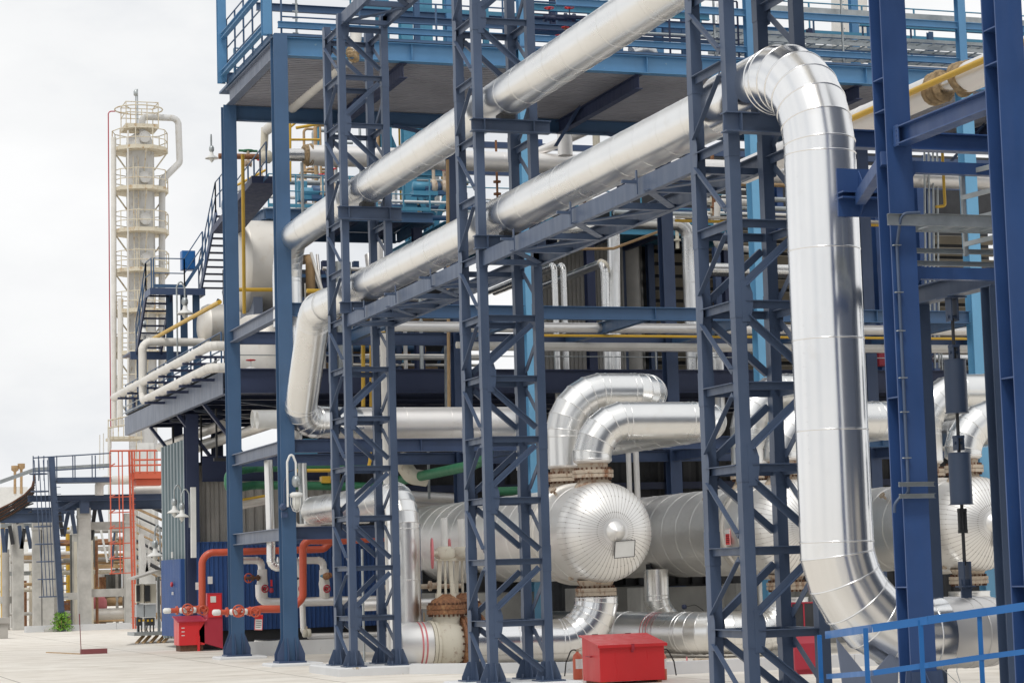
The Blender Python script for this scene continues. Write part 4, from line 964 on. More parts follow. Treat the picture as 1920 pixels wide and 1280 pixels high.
# ---- pipes slung under the deck
for i, (p0, p1, r) in enumerate((((300,838),(405,795),.17),((312,856),(480,792),.16),((306,846),(400,806),.06))):
    xx = 14.75+.0*i; a, b = P(*p0,x=xx), P(*p1,x=xx); zz_ = (a.z+b.z)/2
    pp([(xx+.2*i,a.y,a.z),(xx+.2*i,b.y-1,zz_-.05)], r, 'alu_old', ('upper weathered pipe slung under the raised deck','lower weathered pipe slung under the raised deck','thin weathered pipe between two slung pipes')[i], GP, band=1.5)
for k in range(5):
    y = 69+k*2.6; m_ = MB(); m_.bar((14.3,y,6.15), (16,y,6.15), .14, .1); m_.bar((14.4,y,6.15),(14.4,y,7.8),.06,.06,up=Y); solo('pipe_bracket', m_, M['dark'], 'dark hanger under the pipes slung below the raised deck', 'bracket', 'slung pipe hangers')
for i, px in enumerate((471, 480)):
    a = P(px+2, 787-(i == 0)*2, y=65.6+.5*(1-i)); L_ = 1.6
    m_ = MB(); n = 28
    m_.lathe([(.27,L_),(.27,0),(.245,0),(.245,L_-.1)], a, X, n, caps=False); m_.lathe([(.001,0),(.245,0)], a+X*(L_-.1), X, n, caps=False)
    solo('open_pipe', m_, M['white'], ('rear' if i == 0 else 'front')+' white open ended pipe under the raised deck', 'pipe', 'open white pipes')
m_ = MB(); m_.box2((15.2,65.3,5.83), (16.2,66.4,6.4)); solo('pipe_stool', m_, M['teal'], 'teal stool under the two open ended white pipes', 'bracket')

# ---- green, yellow and small pipes in the lower bays
def xz(px, py, y): return P(px, py, y=y)
q = [xz(505,877,65.2), xz(476,877,65.2)]; 
pp([xz(720,872,65.2), q[1], xz(446,882,64.2), xz(428,889,63.9), xz(428,920,63.9), xz(446,914,64.2), xz(474,909,65.2), xz(720,912,65.2)], .125, 'green', 'green pipe looping behind the front corner post', GP, .2)
a, b = P(742,902,y=65.5), P(880,873,y=60.2); pp([a, b, b+V((.25,-1.0,.15)), b+V((.25,-1.0,1.0))], .15, 'green', 'green pipe climbing toward the middle tower', GP, .35)
pp([xz(1020,918,62.5), xz(930,921,62.5)], .13, 'green', 'short green pipe glimpsed inside the middle tower', GP)
pp([xz(440,945,64.4), xz(505,933,64.4)], .085, 'white_pipe', 'fat white lagged pipe behind the two left posts', GP)
pp([xz(438,950,64.6), xz(500,938,64.6)], .11, 'white_pipe', 'lagged pipe just below the yellow line behind the left posts', GP)
pp([xz(438,939,64.2), xz(510,927,64.2)], .038, 'yellow', 'yellow line above the white lagged pipe', GP)
pp([xz(545,887,62), xz(556,882,62), xz(690,881,62), xz(694,862,62), xz(694,845,62)], .05, 'yellow', 'yellow line above the caged lamp', GP, .1)
pp([xz(503,862,61.5), xz(508,1020,61.5), xz(508,1062,61.5), xz(525,1062,61.5)], .125, 'alu', 'pale vertical pipe just left of the front corner post', GP, .2, 1.6)
pp([xz(562,868,61), xz(566,982,61)], .06, 'galv', 'thin grey vertical pipe right of the caged lamp', GP)
pp([xz(570,868,61.6), xz(574,982,61.6)], .075, 'alu', 'second grey vertical pipe right of the caged lamp', GP)
pp([xz(545,870,60.5), xz(549,975,60.5), xz(556,987,60.5), xz(600,984,60.5)], .07, 'white_pipe', 'small white pipe turning along the beam near the caged lamp', GP, .2)
pp([xz(575,935,66), xz(578,982,66)], .12, 'tan', 'short tan pipe behind the grey vertical pipes', GP)
for x0, x1, w_ in ((604,620,.3),(622,633,.16)):
    a = xz(x0,905,65); b = xz(x1,892,65); m_ = MB(); m_.box2((a.x,a.y,a.z), (b.x,a.y+.3,b.z)); solo('yellow_box', m_, M['yellow'], ('larger' if w_ > .2 else 'smaller')+' yellow box deep under the deck', 'box', 'yellow boxes')
pp([xz(755,858,64), xz(757,872,63.8), xz(772,893,63.8), xz(800,897,63.8)], .24, 'cream', 'beige bent pipe end behind the green pipe', GP, .28, name='pipe_elbow')
pp([xz(690,925,66), xz(870,935,66)], .16, 'alu2', 'silver pipe running behind the left exchanger', GP, band=1.5); pp([xz(760,945,66.5), xz(880,949,66.5)], .13, 'alu2', 'second silver pipe running behind the left exchanger', GP, band=1.5)
for px, y0, y1, yy in ((833,620,790,64.6),(801,845,935,64.6)):
    a, b = xz(px,y0,yy), xz(px+2,y1,yy); m_ = MB(); m_.chan(a, b, .08, .06, .006, up=Y)
    for k in range(22):
        q = a.lerp(b, (k+.5)/22); m_.box(q+V((.0,-.045,0)), (.03,.012,.05))
    solo('perforated_strut', m_, M['galv'], ('long' if px > 820 else 'short')+' perforated galvanised strut in the middle bay', 'strut', 'perforated struts')
pp([xz(839,300,62), xz(842,790,62)], .05, 'tan', 'slim tan vertical pipe beside the rear column', GP)
pp([xz(1178,845,58.9), xz(1181,935,58.9)], .075, 'alu2', 'left of two slim silver pipes above the left exchanger', GP); pp([xz(1192,845,58.9), xz(1196,945,58.9)], .085, 'alu2', 'right of two slim silver pipes above the left exchanger', GP)

# ---- rack pipes lying under the mid level beams
pp([xz(770,612,60.4)-X*.5, (46,60.4,xz(1100,613,60.4).z)], .15, 'alu2', 'long silver rack pipe just under the mid level beam', GP, band=2)
pp([(19.5,61.6,8.86), (46,61.6,8.86)], .10, 'white_pipe', 'long pale rack pipe beside the silver one', GP, band=2)
pp([(21.5,60.0,8.98), (46,60.0,8.98)], .04, 'yellow', 'thin yellow line along the rack pipes', GP)
pp([(20.2,62.4,8.9), (46,62.4,8.9)], .12, 'alu2', 'rearmost silver rack pipe under the mid level', GP, band=2)
# yellow lines at the left
pp([xz(455,290,64.5), xz(458,588,64.5)], .055, 'yellow', 'tall vertical yellow pipe between the two left posts', GP)
pp([xz(433,552,65.5), xz(444,543,66.2), xz(512,543,66.2)], .06, 'yellow', 'short horizontal yellow pipe crossing the big drum', GP, .15)
pp([P(282,638,x=13.7), P(412,566,x=13.7)], .07, 'yellow', 'slanting yellow pipe above the left deck rail', GP)
pp([xz(300,637,81), xz(385,637,81)], .06, 'yellow', 'level yellow pipe under the stair landing', GP)
pp([xz(575,545,60.6), xz(628,546,60.6)], .06, 'yellow', 'yellow pipe behind the far bend of the lower big pipe', GP)
pp([xz(681,762,63.9), xz(681,640,63.9), xz(700,628,63.9), xz(722,624,63.9)], .06, 'yellow', 'yellow pipe inside the farthest tower, turning right', GP, .2)
pp([xz(697,762,64.1), xz(697,625,64.1)], .07, 'yellow', 'straight yellow pipe inside the farthest tower', GP)
pp([xz(704,762,64.6), xz(702,640,64.6)], .12, 'alu2', 'silver pipe behind the yellow ones inside the farthest tower', GP)
pp([P(500,244,y=66.6), P(660,104,y=56.9), P(664,96,y=56.6), P(668,60,y=56.6)], .16, 'white_pipe', 'pale slanting pipe rising under the top deck to the farthest tower', GP, .2, 1.5)
m_ = MB()
for k in range(8): m_.torus(P(662+random.uniform(-2,2),102+random.uniform(-7,7),y=56.65), V((random.random(),random.random(),1)), .12, .06, 14, 6)
solo('torn_lagging', m_, M['wool'], 'torn insulation at the bend of the slanting pipe', 'insulation', 'torn insulation')

# ---- second platform and the silver pipe above it
def platform(name, x0, y0, x1, y1, z, label, mat='blue', h=.34, joist=1.6):
    t = thing(name, label, 'platform', (x0, y0, z-h))
    for nm, a, b in (('edge_beam',(x0,y0,z-h/2),(x1,y0,z-h/2)),('edge_beam',(x0,y1,z-h/2),(x1,y1,z-h/2)),('edge_beam',(x0,y0+.12,z-h/2),(x0,y1-.12,z-h/2)),('edge_beam',(x1,y0+.12,z-h/2),(x1,y1-.12,z-h/2))):
        m_ = MB(); m_.ibeam(a, b, h, .2); obj(nm, m_, M[mat], t)
    m_ = MB(); m_.box2((x0+.1,y0+.1,z+.003), (x1-.1,y1-.1,z+.04)); obj('floor_plate', m_, M[mat], t)
    x = x0+joist
    while x < x1-.3:
        m_ = MB(); m_.ibeam((x,y0+.12,z-h/2-.01), (x,y1-.12,z-h/2-.01), h*.7, .14); obj('joist', m_, M['dark_blue'], t); x += joist
    return t
platform('upper_platform', 15.9, 70.5, 21.6, 75, 14.25, 'blue upper platform behind the left posts, with pumps and cabinets on it', 'blue')
railing('handrail', [(16.0,70.45,14.3),(21.5,70.45,14.3)], 'blue handrail at the front of the upper platform, left of the farthest tower', 'teal', 1.1, .95)
platform('upper_platform', 22.3, 71, 33, 78, 14.1, 'teal edged upper platform seen between the farthest and middle towers', 'teal')
railing('handrail', [(22.4,70.95,14.15),(32.8,70.95,14.15)], 'teal handrail of the upper platform between the towers', 'teal', 1.1, 1.1)
for x in (16.9, 21.3, 22.7, 27.5, 32.7):
    m_ = MB(); m_.ibeam((x,71.4,8.62), (x,71.4,13.88), .3, .3, up=Y); solo('platform_column', m_, M['dark_blue'], 'dark blue column under the upper platforms of the raised deck', 'steel column', 'columns under the upper platforms')
t = thing('insulated_pipe', 'long level silver pipe below the top deck, torn lagging at its left end', 'pipe', (16.4,67,15.3), None)
zz_ = P(580,291,y=67).z; xa_ = P(577,291,y=67).x
m_ = MB(); m_.pipe([(xa_,67,zz_),(40,67,zz_-.02)], .325, 32, band=2.2, bead=.006); obj('straight_run', m_, M['alu2'], t)
m_ = MB(); m_.pipe([(xa_-.9,67,zz_-.02),(xa_+.05,67,zz_)], .20, 20); obj('foil_wrap', m_, M['foil'], t)
m_ = MB()
for k in range(12): m_.torus((xa_+random.uniform(-.08,.12),67,zz_+random.uniform(-.06,.06)), V((1,random.uniform(-.3,.3),random.uniform(-.3,.3))), .25, .07, 18, 6)
obj('torn_lagging', m_, M['wool'], t)
pp([P(410,293,y=66.6), P(488,294,y=66.6)], .09, 'rust', 'rusty bare pipe sticking out left past the rear post', GP)
m_ = MB(); m_.lathe([(.12,0),(.2,.08),(.2,.3),(.14,.36)], P(488,294,y=66.6), X, 14); m_.rod(P(494,300,y=66.6), P(497,240,y=66.6), .12, 12); solo('wrapped_joint', m_, M['cream'], 'whitish wrapped joint at the end of the rusty bare pipe', 'pipe')
m_ = MB(); m_.rod(P(566,305,y=66.9), P(568,410,y=66.9), .05, 8); solo('galvanised_post', m_, M['galv'], 'galvanised conduit hanging under the torn silver pipe', 'post')
for i, (pts, r) in enumerate((([(555,240),(660,222),(698,222)],.05),([(543,340),(543,215)],.06),([(545,262),(600,262)],.04),([(545,238),(580,208)],.04),([(430,355),(500,318)],.04))):
    pp([P(*p, y=68.5+.4*i) for p in pts], r, 'yellow', 'yellow line above the torn silver pipe' if i < 4 else 'yellow slanting handrail pipe left of the front corner post', 'yellow lines' if i < 4 else GP, .08)
random.seed(21)
def cabinet(px0, py0, px1, py1, yy, mat, label, d=.4, group=None):
    a, b = P(px0,py1,y=yy), P(px1,py0,y=yy); t = thing('cabinet', label, 'cabinet', (a.x,yy,a.z), group)
    m_ = MB(); m_.box2((a.x,yy,a.z), (b.x,yy+d,b.z)); obj('body', m_, M[mat], t)
    m_ = MB(); m_.box2((a.x+.06*(b.x-a.x),yy-.02,a.z+.06*(b.z-a.z)), (b.x-.06*(b.x-a.x),yy-.002,b.z-.06*(b.z-a.z))); obj('door', m_, M[mat], t)
    m_ = MB(); m_.box2((b.x-.2*(b.x-a.x),yy-.05,(a.z+b.z)/2-.06), (b.x-.14*(b.x-a.x),yy-.021,(a.z+b.z)/2+.06)); obj('handle', m_, M['dark'], t)
    return t
GC = 'process gear on the upper platforms'
def pump(px, py, yy, s, label, mat='blue'):
    """little pump set: motor, casing, valve stem"""
    q = P(px,py,y=yy); t = thing('pump', label, 'pump', q, GC)
    m_ = MB(); m_.lathe([(.02,-.4),(.17,-.38),(.17,.2),(.1,.24)], q+Z*.3*s, X, 14); m_.box(q+Z*.08, (.8*s,.4*s,.14)); obj('motor', m_, M[mat], t)
    m_ = MB(); m_.lathe([(.22,.25),(.26,.3),(.26,.42),(.1,.5)], q+Z*.3*s, X, 14); m_.rod(q+V((.36,0,.3)), q+V((.36,0,.95*s)), .06, 8); obj('casing', m_, M['flange'], t)
    handwheel(t, q+V((.36,0,1.0*s)), Z, .12, 'red', .015)
for i, (px, py) in enumerate(((438,400),(470,360),(585,376),(606,376),(625,372),(795,368),(815,366))):
    pump(px, py, 72.5, .9+.2*(i % 2), 'small pump set on the upper platform behind the railings', ('blue','white','teal')[i % 3])
cabinet(560,340,576,376,73.5,'teal','tall teal cabinet on the left upper platform'); cabinet(596,352,606,372,72.8,'yellow','yellow box on the left upper platform')
cabinet(342,470,366,505,78,'rail_blue','bright blue control cabinet at the stair landing')
cabinet(770,320,800,372,74,'teal','teal cabinet between the farthest and middle towers')
GV = 'vertical lines behind the upper platforms'
for i in range(30):
    px = random.choice([random.uniform(545,640), random.uniform(690,850), random.uniform(560,840)])
    a = P(px, 398, y=75+random.random()*3); hh = random.uniform(1.0,4.2)
    m_ = MB(); m_.tube([a, a+Z*hh, a+V((random.uniform(.3,1.2),0,hh))], random.choice((.04,.05,.07,.1)), 8, rad=.15)
    solo('standpipe', m_, M[random.choice(('alu2','galv','teal','white_pipe','yellow','tan'))], 'thin pipe standing behind the upper platform railings', 'pipe', GV)
for i in range(12):
    z_ = random.uniform(14.5,16.0); x_ = random.uniform(16.6,21); y_ = 73+random.random()*2
    pp([(x_,y_,z_),(x_+random.uniform(2,9),y_,z_)], random.choice((.04,.06,.09)), random.choice(('alu2','galv','white_pipe','blue')), 'level pipe behind the upper platform railings', 'level lines behind the upper platforms')
for i in range(14):
    z_ = random.choice((9.3,9.9,10.6,11.4,12.3)); x_ = random.uniform(17.5,24); y_ = 69+random.random()*4
    pp([(x_,y_,z_),(x_+random.uniform(1.5,5),y_,z_)], random.choice((.05,.07,.10,.14)), random.choice(('alu2','tan','white_pipe','blue','navy2','galv')), 'pipe of the clutter on the raised deck between the towers', 'clutter on the raised deck', band=1)
for i in range(22):
    px = random.uniform(570,850); y_ = 69+random.random()*5; a = P(px, 690, y=y_); a.z = 8.62
    m_ = MB(); m_.tube([a, a+Z*random.uniform(1.5,4.6), a+V((0,random.uniform(.5,2),4.2))] if i % 3 == 0 else [a, a+Z*random.uniform(1.5,5)], random.choice((.05,.07,.12,.16)), 10, rad=.2)
    solo('standpipe', m_, M[random.choice(('alu2','alu2','tan','navy2','blue','white_pipe','galv'))], 'pipe standing in the clutter of the raised deck between the towers', 'pipe', 'standpipes on the raised deck')

# ---- dark cooler bank closing the view between the towers
t = thing('cooler_bank', 'dark blue fin cooler bank on the raised deck behind the farthest tower', 'air cooler', (20,79,8.6))
m_ = MB(); m_.box2((16.6,80.5,8.6), (25.5,81,13.7)); obj('core', m_, M['dark'], t)
for k in range(8): x = 16.7+k*1.2; m_ = MB(); m_.ibeam((x,80.2,8.6), (x,80.2,14.0), .22, .22, up=Y); obj('post', m_, M[('dark_blue','navy2','blue')[k % 3]], t)
for k, z in enumerate((9.6,10.5,11.5,12.5,13.4)): m_ = MB(); m_.bar((16.6,80.05,z), (25.5,80.05,z), .1, .2 if k % 2 else .12); obj('rail', m_, M['navy2' if k % 2 else 'blue'], t)
for k in range(6): x = 17.0+k*1.4; m_ = MB(); m_.bar((x,79.9,8.8), (x+1.1,79.9,11.4), .1, .1, up=Y); obj('brace', m_, M['blue' if k % 2 else 'teal'], t)
for k in range(7): x = 17+k*1.15; m_ = MB(); m_.box2((x,79.6,8.62), (x+random.uniform(.3,.7),80,8.62+random.uniform(.5,1.6))); obj('casing', m_, M[('sheet','alu_old','tan','teal')[k % 4]], t)

# ---- cladding house with louvres on the deck
t = thing('clad_house', 'grey ribbed house with louvred wall on the raised deck, right of the middle tower', 'building', (23, 75, 8.6))
xa_, xb_ = P(985,600,y=75).x, P(1172,600,y=75).x
m_ = MB(); m_.corr((xa_,75,0), (xb_,75,0), 8.6, 14.4, .155, .04); obj('ribbed_wall', m_, M['sheet'], t)
m_ = MB(); m_.corr((xb_,75.6,0), (xb_+1.0,75.6,0), 8.6, 15, .3, .03); m_.rod((xb_+.35,75.2,8.6),(xb_+.35,75.2,14.5),.35,20); obj('grey_return', m_, M['sheet'], t)
m_ = MB(); z = 8.9
while z < 14.6:
    m_.add([(xb_+1.1,75.5,z),(46,75.5,z),(46,75.25,z+.26),(xb_+1.1,75.25,z+.26)], [(0,1,2,3)]); m_.bar((xb_+1.1,75.38,z+.28), (46,75.38,z+.28), .3, .02); z += .46
obj('louvre', m_, M['louvre'] if 'louvre' in M else M['sheet'], t)
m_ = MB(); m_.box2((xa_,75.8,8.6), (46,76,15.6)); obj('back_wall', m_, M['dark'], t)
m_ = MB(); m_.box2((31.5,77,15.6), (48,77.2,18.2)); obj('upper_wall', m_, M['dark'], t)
for k in range(7): m_ = MB(); x = 24+k*3.2; m_.ibeam((x,75.4,14.6), (x,75.4,17.9), .25, .25, up=Y); obj('upper_post', m_, M[('navy2','royal','dark_blue')[k % 3]], t)
for z in (15.4, 16.6, 17.6): m_ = MB(); m_.bar((23.5,75.2,z), (47,75.2,z), .16, .22); obj('upper_beam', m_, M['navy2'], t)
for x in (xb_+1.1, 30.3, 34, 38.5, 43): m_ = MB(); m_.ibeam((x,75.1,8.6), (x,75.1,15.5), .25, .25, up=Y); obj('post', m_, M['navy2'], t)
GS = 'silver pipes before the ribbed house'
def back_elbow(px, py, yy, r, label, dy=7, z0=8.62, mat='alu', dz=0):
    a = P(px,py,y=yy); pp([(a.x,a.y,z0),(a.x,a.y,a.z),(a.x,a.y+dy,a.z+dz)], r, mat, label, GS, r*2.2, 1.2, 20)
back_elbow(1039,497,66.8,.10,'left of two slim silver pipes bending back before the ribbed house', z0=5.0); back_elbow(1056,497,66.9,.10,'right of two slim silver pipes bending back before the ribbed house', z0=5.0)
back_elbow(1133,492,66.9,.14,'silver pipe with a torn white elbow bending back'); q = P(1136,497,y=66.9); m_ = MB(); m_.pipe([q-Z*.25,q+Z*.02,q+V((-.1,.25,.12))], .12, 16, rad=.2); solo('torn_lagging', m_, M['cream'], 'bare white elbow where the silver pipe bends back', 'insulation', 'torn insulation')
pp([P(1153,750,y=68.5), P(1150,430,y=68.5)], .22, 'alu', 'thick silver vertical pipe before the ribbed house', GS, band=1.6, n=24)
a = P(1180,416,y=68); b = P(1290,425,y=68)
pp([(a.x-2,a.y+2.5,a.z),(a.x,a.y,a.z),(b.x,b.y,a.z),(b.x,b.y,8.7)], .24, 'alu', 'fat silver pipe turning down right of the ribbed wall', GS, .5, 1.6, 24)
pp([P(1075,467,y=66.5), P(1150,466,y=66.5), P(1252,428,y=65.8), P(1258,605,y=65.8)], .045, 'tan', 'thin rusty tan pipe bending down beside the rear column', GS, .1)
pp([P(1350,790,y=67), P(1345,668,y=67), P(1330,655,y=67.5)], .2, 'alu', 'silver pipe bending over inside the nearest tower', GS, .3, 1, 20)
pp([P(1300,505,y=69.5), (46,69.5,P(1300,508,y=69.5).z)], .24, 'alu', 'level silver pipe before the louvres', GS, band=2, n=24)
pp([P(1345,380,y=68.5), P(1343,462,y=68.5), P(1430,470,y=68.5)], .11, 'white_pipe', 'small pale pipe turning level before the louvres', GS, .2)
zz_ = P(1600,333,y=65.4).z; pp([(26,65.4,zz_), (46,65.4,zz_)], .27, 'alu2', 'long silver pipe behind the tall vertical pipe and the columns', GS, band=2.2, n=24)
pp([P(1320,408,y=65.0)-X*1, (46,65.0,P(1400,408,y=65).z)], .05, 'white_pipe', 'thin white line below the long silver pipe', GS); pp([P(1320,415,y=64.9)-X*1, (46,64.9,P(1400,415,y=65).z)], .05, 'yellow', 'thin yellow line below the long silver pipe', GS)
pp([P(1765,250,y=64), P(1772,386,y=64), P(1755,388,y=64)], .05, 'yellow', 'yellow hooked pipe between the two thick columns', GS, .1)
for i, px in enumerate((1733,1741,1749,1757)):
    pp([P(px,280,y=65+.1*i), P(px+4,690,y=65+.1*i)], .035, 'galv', 'thin grey conduit in the bundle between the two thick columns', 'conduit bundle')
for i, (px, w_) in enumerate(((1720,.3),(1640,.35))): m_ = MB(); a = P(px,300,y=69); m_.ibeam((a.x,a.y,8.6), (a.x,a.y,15.9), w_, w_, up=Y); solo('deck_column', m_, M['royal'], 'royal blue column on the raised deck behind the conduit column', 'steel column', 'royal columns on the raised deck')
cabinet(1606,655,1622,686,68,'red2','dull red box on the raised deck, right of the tall pipe'); cabinet(1648,655,1664,686,68,'red2','dull red box on the raised deck beside the conduit column')
m_ = MB(); m_.pipe([P(1750,672,y=67), P(1850,672,y=67)], .13, 16, band=1); solo('pipe', m_, M['alu'], 'short silver pipe behind the spring can', 'pipe', GS)
# clutter under the top deck, right of the middle tower
random.seed(33)
for i in range(16):
    x_ = random.uniform(22.5,33); z_ = random.uniform(14.2,15.9); y_ = random.uniform(67.5,72)
    pp([(x_,y_,z_),(x_+random.uniform(1.2,4),y_,z_)], random.choice((.04,.06,.09,.13)), random.choice(('galv','alu2','white_pipe','tan','navy2')), 'level pipe in the clutter seen under the top deck right of the middle tower', 'clutter under the top deck')
for i in range(12):
    x_ = random.uniform(22.5,33); y_ = random.uniform(67.5,71); z_ = random.uniform(13.2,14.4); m_ = MB(); m_.rod((x_,y_,z_), (x_,y_,z_+random.uniform(.8,2.4)), random.choice((.04,.07,.1)), 8)
    for k in range(2): zz2 = z_+.3+.4*k; m_.lathe([(.13,-.03),(.13,.03)], (x_,y_,zz2), Z, 10)
    solo('flanged_pipe', m_, M[random.choice(('rust','flange','cream','alu2'))], 'flanged upright pipe in the clutter under the top deck right of the middle tower', 'pipe', 'flanged pipes under the top deck')
pp([P(1060,292,y=66), P(1058,228,y=66)], .24, 'alu2', 'short wide silver pipe under the top deck right of the middle tower', GS, n=24)
pp([P(1045,262,y=66)+V((-.5,1.5,-.3)), P(1105,243,y=66)], .15, 'alu2', 'slanting silver pipe with torn white end under the top deck', GS); m_ = MB(); q = P(1112,245,y=66); m_.pipe([q, q+V((.1,0,0)), q+V((.1,0,-.5))], .12, 14, rad=.08); solo('torn_lagging', m_, M['cream'], 'torn white lagging under the top deck right of the middle tower', 'insulation', 'torn insulation')
# slanting lines at upper right
a, b = P(1575,232,x=17.6), P(1845,112,x=17.6); pp([a, b-Y*1.5], .052, 'yellow', 'yellow pipe slanting behind the conduit column to the right edge', GS)
a, b = P(1575,245,x=18.0), P(1760,165,x=18.0); t = thing('insulated_pipe', 'silver pipe with torn ends slanting below the yellow one', 'pipe', b)
m_ = MB(); m_.pipe([a+Y*4, b], .24, 24, band=1.3, bead=.006); obj('long_run', m_, M['alu2'], t)
c = P(1808,148,x=18.0); d = P(1845,132,x=18.0); m_ = MB(); m_.pipe([b,c], .11, 14); obj('foil_wrap', m_, M['foil'], t)
m_ = MB(); m_.pipe([c,d-Y*1.5], .24, 24); obj('short_run', m_, M['alu2'], t)
for e_ in (b, c):
    m_ = MB()
    for k in range(9): m_.torus(e_+V((random.uniform(-.05,.05),random.uniform(-.12,.12),random.uniform(-.05,.05))), V((random.uniform(-.4,.4),1,random.uniform(-.4,.4))), .18, .075, 16, 6)
    obj('torn_lagging', m_, M['wool'], t)

# ---- cable trays and gear on the top deck
railing('handrail', [(20.4,YR-.2,16.6),(40.6,YR-.2,16.6)], 'blue handrail along the rear edge of the top deck', 'blue', 1.15, 1.3)
railing('handrail', [(20.6,59.8,17.75),(40.6,59.8,17.75)], 'upper blue handrail in the middle of the top deck tangle', 'blue', 1.0, 1.7)
railing('handrail', [(16.5,61.5,18.7),(40.6,61.5,18.7)], 'highest teal handrail of the top deck tangle', 'teal', 1.0, 1.9)
railing('handrail', [(13.4,YR-.2,16.6),(20.0,YR-.2,16.6)], 'teal handrail at the rear of the top deck, left part', 'teal', 1.15, 1.6)
for i, (x_, z_) in enumerate(((17.2,17.9),(21.0,18.5),(24.0,18.2),(28.6,18.8),(32.0,18.6))):
    m_ = MB(); m_.ibeam((x_,59.5,z_), (x_+6,59.5,z_), .2, .14); solo('cross_beam', m_, M[('blue','teal','sky_blue')[i % 3]], 'blue or teal beam in the tangle on the top deck', 'steel beam', 'beams in the top deck tangle')
for i in range(9):
    x_ = 18.2+i*2.1; m_ = MB(); m_.ibeam((x_,60.5,16.6), (x_,60.5,16.6+random.uniform(1.5,4)), .16, .16, up=Y); solo('deck_post', m_, M[('blue','teal','dark_blue','sky_blue')[i % 4]], 'short blue or teal post in the tangle on the top deck', 'steel column', 'posts in the top deck tangle')
for i in range(8):
    x_ = 17.5+i*2.6+random.random(); m_ = MB(); m_.box2((x_,60.9,16.62), (x_+random.uniform(.4,1.1),61.6,16.62+random.uniform(.3,1.0))); m_.box2((x_+.1,60.85,16.7), (x_+.3,60.9,16.85)); solo('deck_box', m_, M[('dark_blue','teal','galv','blue')[i % 4]], 'small box of gear in the tangle on the top deck', 'box', 'gear boxes on the top deck')
def tray(x0, x1, y, z, label, w_=.45, h=.10):
    t = thing('cable_tray', label, 'cable tray', (x0,y,z), 'ladder trays on the top deck')
    for yy in (y, y+w_): m_ = MB(); m_.bar((x0,yy,z), (x1,yy,z), .03, h); obj('side_rail', m_, M['galv'], t)
    m_ = MB(); x = x0+.15; rs = []
    while x < x1-.1: rs.append(x); x += .42
    for x in rs: m_.bar((x,y+.02,z-.02), (x,y+w_-.02,z-.02), .03, .03)
    obj('rung', m_, M['galv'], t)
for i, z in enumerate((16.66, 17.12, 17.42, 17.70, 18.35)):
    tray(26.4 if i < 4 else 28, 47, 57.6+.25*(i % 2), z, ('lowest','second','third','fourth','topmost')[i]+' galvanised ladder tray on the top deck at the right', .5, .10 if i < 4 else .2)
for i, x in enumerate((13.9, 22.9, 26.2, 30.3, 36.8, 41.0)):
    m_ = MB(); m_.chan((x,57.35,16.6), (x,57.35,19.6), .05, .05, .005, up=Y)
    for k in range(14): m_.box((x-.06 if i < 2 else x+.03,57.32,16.8+k*.2), (.16 if i < 2 else .03,.012,.03))
    solo('perforated_strut', m_, M['galv'], 'perforated upright strut for the trays on the top deck', 'strut', 'tray struts on the top deck')
for i in range(26):
    x_ = random.uniform(20.5, 46); y_ = random.uniform(58,63); z_ = random.choice((16.75,17.0,17.3,17.8,18.3))
    pp([(x_,y_,z_),(x_+random.uniform(2,8),y_,z_)], random.choice((.03,.05,.08)), random.choice(('galv','alu2','blue','white_pipe','galv')), 'thin level pipe in the tangle on the top deck', 'level pipes on the top deck')
for i in range(22):
    x_ = random.uniform(19, 47); y_ = random.uniform(62,68); m_ = MB(); m_.rod((x_,y_,16.6), (x_,y_,16.6+random.uniform(1.2,5)), random.choice((.03,.05,.09)), 8)
    solo('standpipe', m_, M[random.choice(('alu2','galv','teal','tan','blue'))], 'thin pipe standing in the tangle on the top deck', 'pipe', 'standpipes on the top deck')
pp([P(1575,115,y=72), P(1573,-60,y=72)], .30, 'white_pipe', 'white vertical pipe far behind the trays at the top edge', GP, band=2)
pp([P(1600,115,y=74), P(1598,-60,y=74)], .55, 'white_pipe', 'wide pale column far behind the trays at the top edge', GP, band=2)
t = thing('small_valve', 'left dark valve with a red wheel on the top deck, above the upper big pipe', 'valve', P(1030,60,y=58)); q = P(1030,34,y=58)
def topvalve(t, q):
    handwheel(t, q+Z*.28, Z, .13, 'red', .016); m_ = MB(); m_.rod(q, q+Z*.28, .02, 6); m_.lathe([(.12,-.16),(.12,-.1),(.07,-.06),(.09,0),(.07,.06),(.12,.1),(.12,.16)], q, X, 12); m_.rod(q-X*.5-Z*.0, q+X*.5, .05, 8); obj('body', m_, M['dark_blue'], t)
topvalve(t, q)
t = thing('small_valve', 'right dark valve with a red wheel on the top deck, above the upper big pipe', 'valve', P(1068,60,y=58)); topvalve(t, P(1068,33,y=58))
t = thing('small_valve', 'cluster of little red valves below the two dark valves', 'valve', P(1060,75,y=58.3)); q = P(1060,52,y=58.3)
for dx, dz in ((0,0),(-.2,-.25),(.12,-.2)): handwheel(t, q+V((dx,0,dz)), Z, .1, 'red', .018)
m_ = MB(); m_.rod(q-Z*.7, q, .04, 8); m_.rod(q+V((-.2,0,-.7)), q+V((-.2,0,-.25)), .04, 8); m_.lathe([(.1,-.1),(.06,0),(.1,.1)], q-Z*.4, Z, 10); obj('body', m_, M['rust'], t)
pp([P(1185,100,y=58), P(1205,92,y=58), P(1222,100,y=58.2), P(1222,112,y=58.2)], .22, 'alu', 'shiny pipe bend lying on the top deck', GP, .25, 1)
